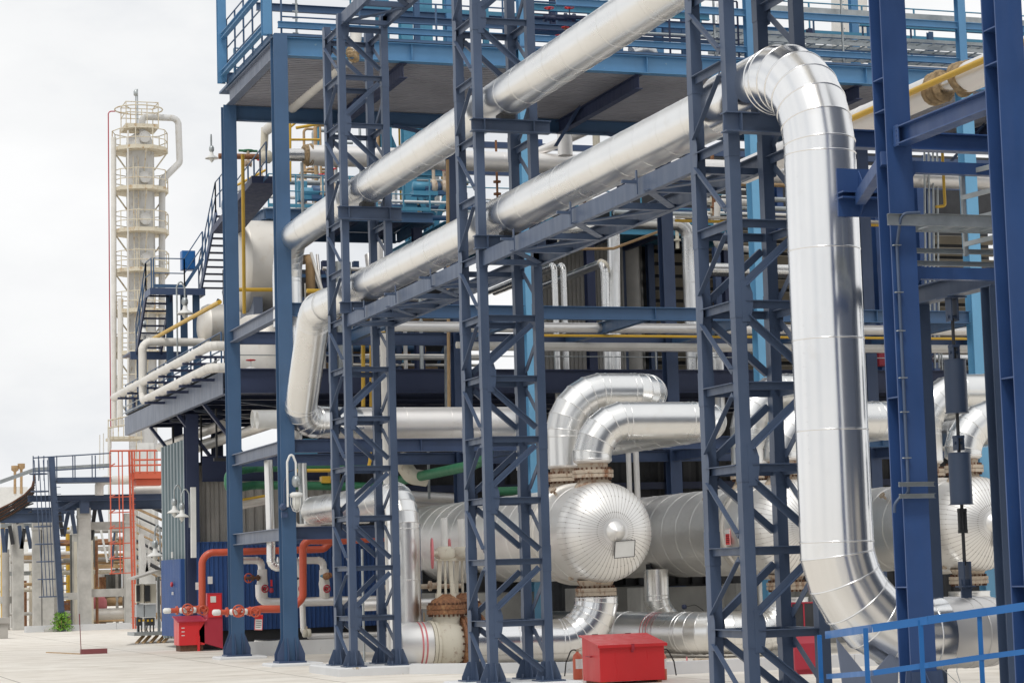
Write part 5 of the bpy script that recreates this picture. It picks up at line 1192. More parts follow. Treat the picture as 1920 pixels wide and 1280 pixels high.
# teal lattice mast on the deck behind
t = thing('teal_mast', 'teal braced steel tower rising behind the middle of the top deck', 'steel tower', P(780,400,y=74))
xa_, xb_ = P(764,200,y=74).x, P(848,200,y=74).x
for x in (xa_, xb_):
    for y in (74, 77): m_ = MB(); m_.ibeam((x,y,14.3), (x,y,24), .42, .42, up=Y); obj('leg', m_, M['teal'], t)
for k, z in enumerate((16.3, 18.6, 20.9)):
    for y in (74, 77): m_ = MB(); m_.ibeam((xa_,y,z), (xb_,y,z), .25, .2); obj('strut', m_, M['teal'], t); m_ = MB(); m_.bar((xa_,y,z), ((xa_+xb_)/2,y,z-2.1), .18, .12, up=Y); m_.bar((xb_,y,z), ((xa_+xb_)/2,y,z-2.1), .18, .12, up=Y); obj('brace', m_, M['teal'], t)
m_ = MB(); m_.ibeam((xa_+.6,74.2,16.2),(xa_+.6,74.2,24),.2,.2,up=Y); m_.ibeam((xa_+.9,75,16.2),(xa_+.9,75,24),.15,.15,up=Y); obj('side_post', m_, M['teal'], t)
# ================================================================== STAIRS AT THE LEFT END
t = thing('steel_stair', 'blue steel stair climbing in two flights above the left end of the raised deck', 'stair', P(300,660,y=79))
YS = 79.0
def sx(px, y=YS): return P(px, 600, y=y).x
# lower flight climbs toward the camera, upper flight climbs to the right
zA, zB = P(300,655,y=YS+1.5).z, P(300,548,y=YS).z
xl, xr = sx(278), sx(318)
n = 8
for i in range(n):
    f = (i+.5)/n; y = YS+2.2-2.2*f; z = zA+(zB-zA)*f
    m_ = MB(); m_.box2((xl,y-.13,z-.02), (xr,y+.13,z+.02)); m_.box2((xl,y-.14,z-.05), (xr,y-.131,z+.02)); obj('tread', m_, M['dark_blue'], t)
for x in (xl-.06, xr+.06): m_ = MB(); m_.bar((x,YS+2.3,zA-.05), (x,YS-.1,zB), .06, .28); obj('stringer', m_, M['dark_blue'], t)
x2 = sx(372)
m_ = MB(); m_.box2((xl-.1,YS-1.2,zB-.04), (x2,YS,zB)); m_.bar((xl-.1,YS-1.2,zB-.12),(x2,YS-1.2,zB-.12),.06,.24); m_.bar((xl-.1,YS-1.2,zB-.12),(xl-.1,YS,zB-.12),.06,.24); m_.bar((x2,YS-1.2,zB-.12),(x2,YS,zB-.12),.06,.24); obj('landing', m_, M['navy2'], t)
m_ = MB(); m_.box2((xl-.3,YS+2.2,zA-.06), (xr+1.0,YS+4,zA)); m_.bar((xl-.3,YS+2.2,zA-.17),(xr+1,YS+2.2,zA-.17),.06,.26); obj('landing', m_, M['navy2'], t)
zC = P(400,398,y=YS-3.5).z; xu0, xu1 = sx(375), sx(413)
n = 11
for i in range(n):
    f = (i+.5)/n; y = YS-.4-3.0*f; z = zB+(zC-zB)*f
    m_ = MB(); m_.box2((xu0,y-.13,z-.02), (xu1,y+.13,z+.02)); obj('tread', m_, M['dark_blue'], t)
for x in (xu0-.06, xu1+.06): m_ = MB(); m_.bar((x,YS-.3,zB-.1), (x,YS-3.5,zC), .06, .28); obj('stringer', m_, M['navy2'], t)
for px, y in ((262,YS+2.6),(368,YS-.6),(345,YS-.1),(318,YS+.2)):
    x = sx(px, y); m_ = MB(); m_.ibeam((x,y,8.6), (x,y,zB-.05 if px > 270 else zA+.4), .22, .22, up=Y); obj('post', m_, M['blue'], t)
m_ = MB(); m_.bar((sx(372),YS-.6,zB-1.6), (sx(405),YS-.6,zB-.3), .1, .12); obj('brace', m_, M['blue'], t)
GR = 'blue handrails of the stair'
railing('stair_rail', [(xl-.08,YS+2.2,zA),(xl-.08,YS-.05,zB),(xl-.08,YS-1.2,zB)], 'left handrail of the lower stair flight', 'blue', 1.05, 1.0, mids=(.5,), kick=False, group=GR)
railing('stair_rail', [(xl,YS-1.22,zB),(sx(335),YS-1.22,zB),(x2-.05,YS-1.22,zB+1.0)], 'handrail round the stair landing', 'blue', 1.05, .9, mids=(.5,), kick=True, group=GR)
railing('stair_rail', [(xu0-.08,YS-.3,zB),(xu0-.08,YS-3.5,zC),(xu0-.08,YS-5.0,zC+.1)], 'handrail of the upper stair flight', 'blue', 1.05, .8, mids=(.5,), kick=False, group=GR)
railing('stair_rail', [P(243,700,y=83)*1, P(243,640,y=83)+V((0,0,-.6))], 'short handrail post at the foot of the stair', 'blue', 1.0, .8, kick=False, group=GR) if False else None
railing('stair_rail', [P(424,430,x=14.4), P(500,335,x=14.4)], 'sloping blue handrail rising between the two left posts', 'blue', 1.1, .9, mids=(.5,), kick=True, group=GR)
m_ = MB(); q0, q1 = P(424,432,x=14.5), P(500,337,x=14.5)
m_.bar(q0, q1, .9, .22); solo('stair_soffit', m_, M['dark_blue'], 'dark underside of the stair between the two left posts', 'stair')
q = P(465,283,y=68); t = thing('small_valve', 'green handled valve on the upper platform, left of the front corner post', 'valve', q)
m_ = MB(); m_.torus(q, Z, .16, .03, 16, 6); m_.rod(q-X*.3, q+X*.3, .04, 8); obj('handwheel', m_, M['green'], t); m_ = MB(); m_.rod(q-Z*.4, q, .05, 8); m_.lathe([(.12,-.1),(.07,0),(.12,.1)], q-Z*.4, X, 10); obj('body', m_, M['flange'], t)
pp([P(340,290,y=68.2)+X*0, P(420,292,y=68.2)], .02, 'galv', 'thin cable line left of the front corner post', GP) if False else None

# ================================================================== LAMPS
def gooseneck(px, py, x=None, y=None, hgt=.9, arm=.35, label='', caged=False, mat='galv', s=1.0, flip=1):
    """lamp hanging under a hooked pipe; px,py: the shade"""
    q = P(px, py, x=x, y=y); t = thing('lamp', label, 'lamp', q, 'hooked yard lamps')
    top = q+Z*(.42*s); m_ = MB()
    m_.tube([V((q.x-flip*arm,q.y,q.z-hgt+.55*s)), V((q.x-flip*arm,q.y,top.z+.32*s)), V((q.x-flip*arm*.5,q.y,top.z+.52*s)), V((q.x,q.y,top.z+.30*s)), V((q.x,q.y,top.z-.1*s))], .022*s, 10, rad=arm*.45); obj('hook_arm', m_, M[mat], t)
    m_ = MB(); m_.lathe([(.001,.18*s),(.06*s,.17*s),(.085*s,.10*s),(.085*s,.02*s),(.05*s,-.04*s)], top-Z*.12*s, Z, 18); obj('housing', m_, M['galv'], t)
    if caged:
        m_ = MB(); m_.lathe([(.085*s,.16*s),(.13*s,.13*s),(.13*s,.08*s),(.10*s,.06*s)], q-Z*.0, Z, 20); obj('collar', m_, M['white'], t)
        m_ = MB(); m_.lathe([(.085*s,.06*s),(.09*s,-.05*s),(.065*s,-.15*s),(.001,-.19*s)], q, Z, 20); obj('glass', m_, M['glass'], t)
        m_ = MB()
        for k in range(6):
            a = k*math.pi/3; d = V((math.cos(a),math.sin(a),0)); m_.tube([q+d*.115*s+Z*.07*s, q+d*.115*s-Z*.07*s, q+d*.07*s-Z*.19*s, q-Z*.22*s], .008*s, 5)
        obj('cage', m_, M['white'], t)
    else:
        m_ = MB(); m_.lathe([(.05*s,.16*s),(.07*s,.06*s),(.20*s,-.02*s),(.22*s,-.06*s),(.20*s,-.055*s),(.02,.05*s)], q+Z*.1*s, Z, 22); obj('shade', m_, M['white'], t)
        m_ = MB(); m_.lathe([(.06*s,.1*s),(.07*s,-.02*s),(.001,-.1*s)], q, Z, 14); obj('glass', m_, M['glass'], t)
    return t
lt = gooseneck(556, 938, y=56.3, hgt=.9, arm=.23, label='caged lamp on a hooked pipe on the front corner post', caged=True, mat='white', s=1.35)
q = P(531, 950, y=56.52); m_ = MB(); m_.lathe([(.10,0),(.10,.08),(.06,.12)], q, -Y, 14); m_.box(q+V((.02,-.03,-.2)), (.16,.06,.14)); m_.rod(q+V((0,-.05,0)), q+V((.36,-.05,0)), .02, 8); m_.tube([q+V((.02,-.05,.05)), q+V((.03,-.05,.62)), q+V((.12,-.1,.9)), q+V((.25,-.2,.95))], .022, 8, rad=.15); solo('junction_box', m_, M['navy2'], 'small round junction box on the face of the front corner post', 'junction box')
gooseneck(327, 964, y=73, arm=.22, label='left of two wall lamps on the corrugated building', s=1.1, flip=-1); gooseneck(341, 972, y=72.8, arm=.25, label='right of two wall lamps, its round housing facing forward', s=1.1, flip=-1)
gooseneck(347, 592, y=76, hgt=2.3, arm=.28, label='hooked lamp beside the stair landing', s=1.35)
gooseneck(270, 632, y=83, hgt=1.2, arm=.03, label='hooked lamp at the foot of the stair, by the bend of the white pipe', s=1.3)
gooseneck(397, 300, y=64.5, arm=.02, label='small hanging lamp high at the left of the rear post', s=.9, hgt=.2)
gooseneck(291, 1046, y=88, arm=.2, label='hooked lamp above the roofed switch panel', s=1.5, flip=-1, hgt=1.2)

# ================================================================== FIRE WATER AND STEAM PIPING AT THE LEFT
YB = 64.9
def xzs(pts, y): return [P(*p, y=y) for p in pts]
t = thing('hydrant_pipe', 'red orange hydrant pipe behind the rear corner post, farther left', 'hydrant pipe', P(378,1143,y=YB), 'red orange hydrant lines')
m_ = MB(); m_.pipe(xzs([(345,1143),(379,1141),(379,1036),(607,1029)], YB)+[P(622,1014,y=YB), P(660,1012,y=YB)], .105, 18, rad=[0,.12,.35,.25,.12,0], k=6); obj('pipe', m_, M['orange'], t)
def hydrant(t, px, py, y):
    q = P(px,py,y=y); m_ = MB(); m_.rod(q-X*.62, q+X*.6, .075, 14)
    for dx in (-.32,-.1,.12,.32,.5): m_.lathe([(.13,-.025),(.13,.025)], q+X*dx, X, 16)
    m_.lathe([(.12,0),(.13,.1),(.07,.2)], q+X*.02, -Y, 14); obj('valve_body', m_, M['orange'], t)
    handwheel(t, q+V((-.05,-.26,.02)), -Y, .155, 'orange', .022); handwheel(t, q+V((.42,-.24,-.02)), -Y, .13, 'orange', .022)
    for dx in (-.62, -.15, .12):
        m_ = MB(); m_.lathe([(.05,-.12),(.085,-.08),(.085,.06),(.065,.1)], q+V((dx,-.12,.0)), X, 14); obj('hose_cap', m_, M['white'], t)
hydrant(t, 352, 1143, YB)
Y2 = 60.2
t = thing('hydrant_pipe', 'red orange hydrant pipe before the rear corner post, nearer right', 'hydrant pipe', P(480,1143,y=Y2), 'red orange hydrant lines')
m_ = MB(); m_.pipe(xzs([(462,1146),(490,1141),(547,1141),(568,1120),(568,1013),(640,1013),(720,1008)], Y2), .105, 18, rad=[0,.1,.3,.3,.22,.1,0], k=6); obj('pipe', m_, M['orange'], t)
hydrant(t, 447, 1146, Y2)
q = P(485,1166,y=Y2-.1); tagplate('fire_sign', q, (1,0,-.06), (.06,0,1), .22, .42, 'small red and white sign hanging under the nearer hydrant pipe', 'sign')
YG = 65.2
t = thing('lagged_pipe', 'silver lagged steam header with three valve drops before the blue wall', 'pipe', P(550,1127,y=YG))
m_ = MB(); m_.pipe(xzs([(487,1095),(488,1122),(505,1129),(760,1123)], YG), .135, 20, rad=[0,.2,.2,0], k=5, band=2); obj('header', m_, M['alu2'], t)
for i, (px, pl) in enumerate(((490,445),(559,520),(606,560))):
    m_ = MB(); m_.pipe(xzs([(pl,1050),(px,1050),(px+1,1100)], YG+.02*i), .105, 20, rad=[0,.16,0], k=5, band=1); obj('drop', m_, M['alu2'], t)
    m_ = MB(); q = P(px+2,1093,y=YG); m_.lathe([(.12,.42),(.145,.40),(.15,.1),(.17,0),(.15,-.2),(.155,-.42),(.12,-.46)], q, Z, 18); obj('valve_jacket', m_, M['white_pipe'], t)
    m_ = MB()
    for k in range(3): m_.lathe([(.108,-.012),(.108,.012)], P(px,1073,y=YG)+Z*(.06-.06*k), Z, 20, caps=False)
    obj('red_stripes', m_, M['red'], t)
    handwheel(t, P(px+7,1103,y=YG-.22), V((.25,-1,0)), .105, 'red2', .02); m_ = MB(); a = P(px+6,1103,y=YG-.22); m_.rod(a, a+Y*.25, .03, 8); m_.lathe([(.06,-.06),(.06,.06)], a+Y*.05, Y, 10); obj('stem', m_, M['bolt'], t)
m_ = MB(); m_.pipe(xzs([(567,1132),(569,1182),(582,1192),(745,1188)], YG-.1), .09, 18, rad=[0,.1,.1,0], k=4, band=2); obj('low_branch', m_, M['alu2'], t)
q = P(575,1186,y=YG-.15); m_ = MB(); m_.lathe([(.1,-.12),(.13,-.1),(.13,-.02),(.07,0),(.13,.02),(.13,.1),(.1,.12)], q, X, 14); m_.rod(q, q+Z*.2, .03, 8); obj('low_valve', m_, M['cream'], t)
t = thing('small_valve', 'rusty valve with orange handwheel sticking left off the first lagged drop', 'valve', P(468,1083,y=YG)); q = P(466,1083,y=YG-.15)
handwheel(t, q+X*.0, V((.3,-1,0)), .13, 'orange', .02); m_ = MB(); m_.rod(q-X*.25, q+X*.35, .05, 10); 
for dx in (-.2,.12,.28): m_.lathe([(.09,-.03),(.09,.03)], q+X*dx, X, 12)
obj('body', m_, M['bolt'], t)
t = thing('small_valve', 'rusty valve sticking out of the third lagged drop', 'valve', P(615,1080,y=YG)); q = P(614,1079,y=YG-.25)
m_ = MB(); m_.lathe([(.10,-.1),(.11,0),(.08,.12)], q, V((.5,-.8,.2)), 14); obj('cap', m_, M['rust'], t); m_ = MB(); m_.rod(q, q+V((-.12,.22,0)), .07, 10); obj('body', m_, M['teal'], t)
t = thing('small_valve', 'red wheel seen edge on beside the second lagged drop', 'valve', P(551,1083,y=YG)); q = P(549,1084,y=YG-.1)
handwheel(t, q, X, .15, 'red2', .02); m_ = MB(); m_.rod(q, q+X*.3, .05, 10); obj('stem', m_, M['dark'], t)
t = thing('extinguisher_box', 'little red tag and hook on the blue wall between lagged drops', 'sign', P(511,1100,y=66)); q = P(509,1098,y=72.7); m_ = MB(); m_.box(q+Z*.1, (.06,.05,.22)); obj('tag', m_, M['red'], t); m_ = MB(); m_.lathe([(.05,-.12),(.08,-.06),(.05,.04)], q-Z*.1, Z, 12); obj('bell', m_, M['red2'], t)
pp(xzs([(505,1000),(507,1052)], 61.5), .16, 'white_pipe', 'stub of pale pipe behind the front corner post at wall height', GP) if False else None

# red boxes
a = P(374,1217,y=71.9); x0, y0 = a.x, a.y
t = thing('fire_monitor_cabinet', 'tall dull red cabinet with a sloping front beside the rear corner post', 'fire cabinet', (x0+.4,y0,0))
S = 1/ (4175.5/ (y0*1.06)); w_, wl = 42*S, 27*S
h0, h1, h2, h3 = .05, 36*S, 55*S, 101*S
xr_ = x0+w_; xm = xr_-wl; d = .75
m_ = MB(); m_.add([(x0,y0,.3),(xr_,y0,.05),(xr_,y0+d,.05),(x0,y0+d,.3),(x0,y0,h1),(xm,y0,h2+.02),(xm,y0,h3),(xr_,y0,h3),(xr_,y0+d,h3),(xm,y0+d,h3),(xm,y0+d,h2+.02),(x0,y0+d,h1)],
    [(0,1,7,6,5,4),(1,2,8,7),(2,3,11,10,9,8),(3,0,4,11),(4,5,10,11),(5,6,9,10),(6,7,8,9),(3,2,1,0)]); obj('body', m_, M['red2'], t)
m_ = MB(); m_.box2((xm+.03,y0-.03,h2+.06), (xr_-.03,y0-.004,h3-.05)); obj('door', m_, M['red'], t); m_ = MB(); m_.bar((x0-.03,y0-.01,0),(x0-.03,y0-.01,.5),.08,.08,up=Y); obj('side_post', m_, M['red'], t)
m_ = MB(); m_.box2((xm+.10,y0-.045,h3-.3), (xm+.28,y0-.031,h3-.1)); obj('label', m_, M['glass'], t)
m_ = MB(); m_.box2((x0+.1,y0+.05,0), (xr_-.02,y0+d-.05,.04)); obj('base', m_, M['dark'], t)
a = P(336,1213,y=71.9); x0, y0, zc_ = a.x, a.y, max(0, a.z); S = y0*1.05/4175.5; w_ = 46*S
t = thing('fire_chest', 'red chest with an overhanging sloping lid left of the tall red cabinet', 'storage chest', (x0+w_/2,y0,0))
t.location.z = 0
zf, zr = 44*S, 52*S; d = .9
m_ = MB(); m_.add([(x0,y0,.06),(x0+w_,y0,.06),(x0+w_,y0+d,.06),(x0,y0+d,.06),(x0,y0,zf),(x0+w_,y0,zf),(x0+w_,y0+d,zr),(x0,y0+d,zr)], [(3,2,1,0),(4,5,6,7),(0,1,5,4),(1,2,6,5),(2,3,7,6),(3,0,4,7)]); obj('body', m_, M['red'], t)
m_ = MB(); o = .06; m_.add([(x0-o,y0-o,zf),(x0+w_+o,y0-o,zf),(x0+w_+o,y0+d,zr+.02),(x0-o,y0+d,zr+.02),(x0-o,y0-o,zf+.03),(x0+w_+o,y0-o,zf+.03),(x0+w_+o,y0+d,zr+.05),(x0-o,y0+d,zr+.05)], [(3,2,1,0),(4,5,6,7),(0,1,5,4),(1,2,6,5),(2,3,7,6),(3,0,4,7)]); obj('lid', m_, M['red2'], t)
m_ = MB()
for k in range(3): m_.box((x0+.13,y0-.004,zf-.18-.12*k), (.10,.006,.025))
obj('stencil', m_, M['white'], t)
m_ = MB(); m_.box2((x0+.05,y0+.05,-zc_), (x0+w_-.05,y0+d-.05,.055)); obj('base', m_, M['bolt'], t)
t.location.z += zc_; ORG[t.name] = t.location.copy()
q = P(325,1095,x=13.66); m_ = MB()
t = thing('fire_bell', 'small red bell and switch on the short blue panel', 'alarm', q); m_.lathe([(.02,.0),(.09,.03),(.09,.08),(.05,.1)], q, -X, 14); obj('bell', m_, M['red2'], t); m_ = MB(); m_.box(q+V((-.03,0,1.0)), (.05,.12,.2)); m_.box(q+V((-.03,0,-.3)), (.05,.06,.1)); obj('switch', m_, M['white'], t)
for i, (px, py, yy) in enumerate(((394,1087,72.85),(371,1098,72.85))): m_ = MB(); q = P(px,py,y=yy); m_.box(q, (.16,.01,.24)); m_.box(q-Z*.0-Y*.008, (.10,.006,.03)); solo('notice', m_, M['white'], ('white paper notice on the blue wall left of the rear post','small white notice at the edge of the dark doorway')[i], 'sign')

# ================================================================== SWITCH PANELS UNDER A LITTLE ROOF
YPn = 84.0
def xw(px, py, y=YPn): return P(px, py, y=y)
t = thing('switch_panel', 'pair of grey and black switch panels under a little pitched roof', 'switchgear', xw(270,1190))
zb = xw(270,1184).z; x0, x1 = xw(246,1180).x, xw(322,1180).x
m_ = MB(); m_.box2((x0,YPn-.7,zb-.12), (x1,YPn+.9,zb)); obj('platform', m_, M['galv'], t)
for px in (250, 262, 276, 290, 300): a = xw(px,1204); m_ = MB(); m_.bar((a.x,YPn-.6,0), (a.x+.35,YPn-.3,zb-.12), .08, .1, up=X); obj('strut', m_, M['tan'], t)
for px in (258, 297):
    a = xw(px,1080); m_ = MB(); m_.bar((a.x,YPn,zb), (a.x,YPn,a.z), .1, .1, up=Y); obj('post', m_, M['galv'], t)
ra, rb, rc = xw(246,1083), xw(291,1074), xw(320,1082)
m_ = MB(); r0, r1 = YPn-.8, YPn+1
m_.add([(ra.x,r0,ra.z),(rb.x,r0,rb.z+.12),(rc.x,r0,rc.z),(ra.x,r1,ra.z),(rb.x,r1,rb.z+.12),(rc.x,r1,rc.z),(ra.x,r0,ra.z-.07),(rb.x,r0,rb.z+.05),(rc.x,r0,rc.z-.07),(ra.x,r1,ra.z-.07),(rb.x,r1,rb.z+.05),(rc.x,r1,rc.z-.07)],
    [(0,1,4,3),(1,2,5,4),(6,9,10,7),(7,10,11,8),(0,6,7,1),(1,7,8,2),(3,4,10,9),(4,5,11,10),(0,3,9,6),(2,8,11,5)]); obj('roof', m_, M['sheet'], t)
for px0, px1 in ((254,267),(270,290)):
    a, b = xw(px0,1130), xw(px1,1094); m_ = MB(); m_.box2((a.x,YPn-.3,a.z), (b.x,YPn+.1,b.z)); obj('box', m_, M['cream'], t)
    m_ = MB(); m_.box2((a.x-.02,YPn-.36,a.z+.06), (a.x+.42*(b.x-a.x),YPn-.301,b.z-.05)); obj('fins', m_, M['dark'], t)
    a, b = xw(px0,1156), xw(px1,1132); m_ = MB(); m_.box2((a.x,YPn-.25,a.z), (b.x,YPn+.1,b.z)); obj('box', m_, M['grey_box'], t)
    a, b = xw(px0+1,1172), xw(px1-2,1157); m_ = MB(); m_.box2((a.x,YPn-.25,a.z), (b.x,YPn+.1,b.z)); obj('box', m_, M['dark'], t)
    m_ = MB(); m_.box2((a.x+.05,YPn-.262,(a.z+b.z)/2), (a.x+.12,YPn-.251,(a.z+b.z)/2+.08)); m_.box2((a.x+.2,YPn-.262,(a.z+b.z)/2), (a.x+.27,YPn-.251,(a.z+b.z)/2+.08)); obj('warning_label', m_, M['yellow'], t)
    for k in range(3): m_ = MB(); m_.tube([(a.x+.08+.12*k,YPn-.1,a.z), (a.x+.06+.13*k,YPn-.1,a.z-.15), (a.x+.1+.12*k,YPn,zb)], .025, 6); obj('cable', m_, M['black'], t)

# ================================================================== FAR LEFT
def far(px, py, y): return P(px, py, y=y)
YFc = 114.0
GCo = 'grey concrete posts of the far pipe rack'
for i, (px, w_, ytop, yy) in enumerate(((33,.55,962,119),(68,.40,975,117),(88,.60,965,117),(103,.35,990,121),(157,.62,952,112.5),(141,.4,985,120),(243,.55,962,112.5),(26,.4,965,126))):
    a = far(px,1182,yy); b = far(px,ytop,yy); m_ = MB(); m_.box2((b.x-w_/2,yy-.3,0), (b.x+w_/2,yy+.3,b.z)); m_.box2((b.x-w_/2-.03,yy-.33,b.z-.5), (b.x+w_/2+.03,yy+.33,b.z-.35))
    solo('concrete_post', m_, M['concrete_l'], 'weathered grey concrete post of the far pipe rack at the left edge', 'concrete post', GCo)
for i, (p0, p1, y0, y1, yy) in enumerate(((167,240,977,993,112.9),(167,236,1102,1119,112.9),(118,146,1110,1124,116),(0,26,1117,1131,121))):
    a, b = far(p0,y1,yy), far(p1,y0,yy); m_ = MB(); m_.box2((a.x,yy-.2,a.z), (b.x,yy+.2,b.z)); solo('concrete_beam', m_, M['concrete_l'], ('upper concrete cross beam between the two pale far posts','lower concrete cross beam between the two pale far posts','short concrete tie near the leaning blue ladder','concrete tie at the left picture edge')[i], 'concrete beam')
t = thing('steel_gantry', 'navy steel pipe gantry resting on the far concrete posts', 'steel gantry', far(150,960,112))
for i, (p0, p1, yt, hh, yy) in enumerate(((52,306,929,.30,112),(108,306,938,.5,113),(0,120,962,.5,116),(0,60,958,.35,120),(26,140,952,.35,118))):
    a, b = far(p0,yt,yy), far(p1,yt,yy); m_ = MB(); m_.ibeam((a.x,yy,a.z-hh/2), (b.x,yy,a.z-hh/2), hh, .3); obj('beam', m_, M['navy'], t)
for i, (p0, q0, p1, q1, yy) in enumerate(((110,958,118,1005,112.4),(128,960,119,1005,112.6),(134,955,141,1000,112.4),(46,990,40,1028,118),(36,985,41,1028,118),(50,985,58,1028,118),(178,955,170,1012,113),(186,955,192,985,113.2),(4,990,8,1035,118.5),(18,985,24,1020,118.5),(13,990,10,1035,119),(108,958,150,935,112.2),(30,980,60,960,117))):
    m_ = MB(); m_.bar(far(p0,q0,yy), far(p1,q1,yy), .18, .22, up=Y); obj('brace', m_, M['navy' if i % 3 else 'dark'], t)
a, b = far(158,938,112.2), far(158,962,112.2); m_ = MB(); m_.bar(b, a, .45, .4, up=Y); obj('stool', m_, M['navy'], t)
# blue access platform with leaning ladder mast
YL = 111.5
t = thing('access_platform', 'blue railed access platform on the far gantry with a leaning caged ladder', 'platform', far(100,1180,YL))
a, b = far(62,902,YL), far(206,897,YL); m_ = MB(); m_.box2((far(104,900,YL).x,YL-.5,a.z-.1), (b.x,YL+.7,a.z+.15)); obj('floor', m_, M['navy'], t)
zt = far(104,855,YL).z; m_ = MB()
for z in (zt, (zt*.45+(a.z)*.55)): m_.rod((far(60,880,YL).x,YL-.5,z-.1), (b.x,YL-.5,z+.1), .035, 6)
obj('rail', m_, M['navy'], t)
for px in (60,70,80,104,134,138,170,176,204): x = far(px,880,YL).x; m_ = MB(); m_.bar((x,YL-.5,a.z), (x,YL-.5,zt), .05, .05, up=Y); obj('stanchion', m_, M['navy'], t)
m_ = MB(); m_.bar(far(96,857,YL-.4), far(117,1183,YL-.4), .30, .30, up=Y); obj('mast', m_, M['navy'], t)
for px0, px1 in ((64,82),(73,88),(81,95),(89,100)): m_ = MB(); m_.bar(far(px0,862,YL-.9+.1*(px0 % 3)), far(px1,1118,YL-.9), .04, .04, up=Y); obj('cage_bar', m_, M['navy'], t)
for k in range(8):
    f = k/7; q = far(72+18*f,888+230*f,YL-.8); m_ = MB(); m_.torus(q, Z, .42, .03, 18, 5); obj('cage_hoop', m_, M['navy'], t)
for k in range(22):
    f = k/21; q = far(101+19*f,900+270*f,YL-.6); m_ = MB(); m_.bar(q-X*.0, q+X*.3, .03, .03); obj('rung', m_, M['navy'], t)
# orange ladder and platform
YO = 108.5
t = thing('access_platform', 'orange red platform and caged ladder in front of the far tower', 'platform', far(250,1180,YO))
for px in (247, 252): m_ = MB(); m_.bar(far(px-5,845,YO), far(px+3,1178,YO), .09, .09, up=Y); obj('stile', m_, M['orange2'], t)
for px0, px1 in ((206,209),(222,226),(229,232)): m_ = MB(); m_.bar(far(px0,846,YO-.5), far(px1,1074,YO-.5), .05, .05, up=Y); obj('cage_bar', m_, M['orange2'], t)
for k, py in enumerate((873,931,960,989,1018,1046,1074)): m_ = MB(); m_.bar(far(206,py+1,YO-.45), far(248,py-1,YO-.2), .05, .05); m_.bar(far(206,py+1,YO-.45), far(215,py-4,YO+.1), .05, .05); obj('cage_hoop', m_, M['orange2'], t)
for k in range(30): q = far(247,860+k*10.6,YO); m_ = MB(); m_.bar(q-X*.04, q+X*.18, .025, .025); obj('rung', m_, M['orange2'], t)
a, b = far(250,898,YO), far(304,884,YO); m_ = MB(); m_.box2((a.x,YO-.5,a.z), (b.x,YO+1.2,b.z)); m_.box2((a.x+.1,YO-.3,a.z-.3), (b.x,YO+1.0,a.z-.02)); obj('floor', m_, M['orange2'], t)
m_ = MB()
for py in (845, 862, 872): m_.rod(far(206 if py < 850 else 250,py,YO-.5), far(304,py-1,YO-.5), .05, 6)
obj('rail', m_, M['orange2'], t)
for px in (252, 262, 276, 290, 303): m_ = MB(); m_.bar(far(px,886,YO-.5), far(px,845,YO-.5), .06, .06, up=Y); obj('stanchion', m_, M['orange2'], t)
# white pipes on the gantry
pp([far(186,928,111.8), far(186,900,111.8), far(250,899,111.8), far(306,901,111.8)], .22, 'white_pipe', 'white pipe bending along the top of the far gantry', 'far pipes', .35)
pp([far(250,921,112.5), far(306,919,112.5)], .25, 'white_pipe', 'level cream pipe behind the orange platform', 'far pipes')
# grey handrails, stairs and frames crowding the far rack
for i, (p0, p1, py, yy) in enumerate(((0,60,985,121),(165,248,1028,122),(168,240,1048,124),(30,150,1045,123),(0,140,1075,124),(250,306,1055,121),(252,306,1085,122),(165,240,1062,121))):
    a, b = far(p0,py,yy), far(p1,py,yy); m_ = MB(); m_.box2((a.x,yy-.4,a.z-.12), (b.x,yy+.4,a.z+.1)); solo('far_walkway', m_, M[('galv','concrete_l','sheet_d','tan')[i % 4]], 'thin far walkway edge behind the grey concrete posts', 'walkway', 'far walkway edges')
for i in range(12):
    yy = 118+i*.5; px0 = random.uniform(165,300); a, b = far(px0,random.uniform(985,1010),yy), far(px0+random.uniform(-25,25),random.uniform(1035,1075),yy); m_ = MB(); m_.bar(a, b, .1, .12, up=Y); solo('far_brace', m_, M[('navy','sheet_d','white','tan')[i % 4]], 'slanting far steel brace behind the grey concrete posts', 'steel brace', 'far slanting braces')
random.seed(5)
GFP = 'tangled far pipes behind the concrete posts'
for i in range(34):
    yy = random.uniform(119,131); px0 = random.uniform(-20,250); a = far(px0, random.uniform(985,1165), yy)
    pp([a, a+X*random.uniform(1.5,7)], random.choice((.06,.09,.12,.18,.25)), random.choice(('tan','rust','cream','alu_old','concrete_l','sheet','white_pipe')), 'level rusty or pale pipe in the tangle behind the far concrete posts', GFP, n=8)
for i in range(34):
    yy = random.uniform(118,130); px0 = random.uniform(0,305); a = far(px0, 1120, yy); a.z = 0
    m_ = MB(); m_.rod(a, a+Z*random.uniform(2.5,6.2), random.choice((.05,.08,.12,.2)), 8); solo('standpipe', m_, M[random.choice(('tan','rust','cream','yellow','concrete_l','sheet','sheet_d'))], 'upright pipe or post in the tangle behind the far concrete posts', 'pipe', 'upright far pipes')
for i in range(9):
    a = far(250,935+i*15,115+i*.4); b = far(312,962+i*16,113); pp([a, b], random.choice((.05,.07,.10)), random.choice(('tan','dark','cream','dark')), 'slanting pipe left of the corrugated building', 'slanting far pipes', n=8)
for px, py, w_ in ((265,960,.3),(270,880,.5),(285,1000,.25)): a = far(px,py,116); m_ = MB(); m_.bar((a.x,116,0), (a.x,116,9.5), w_, w_, up=Y); solo('pale_post', m_, M['white'], 'pale steel post standing behind the orange ladder', 'steel column', 'pale posts behind the orange ladder')
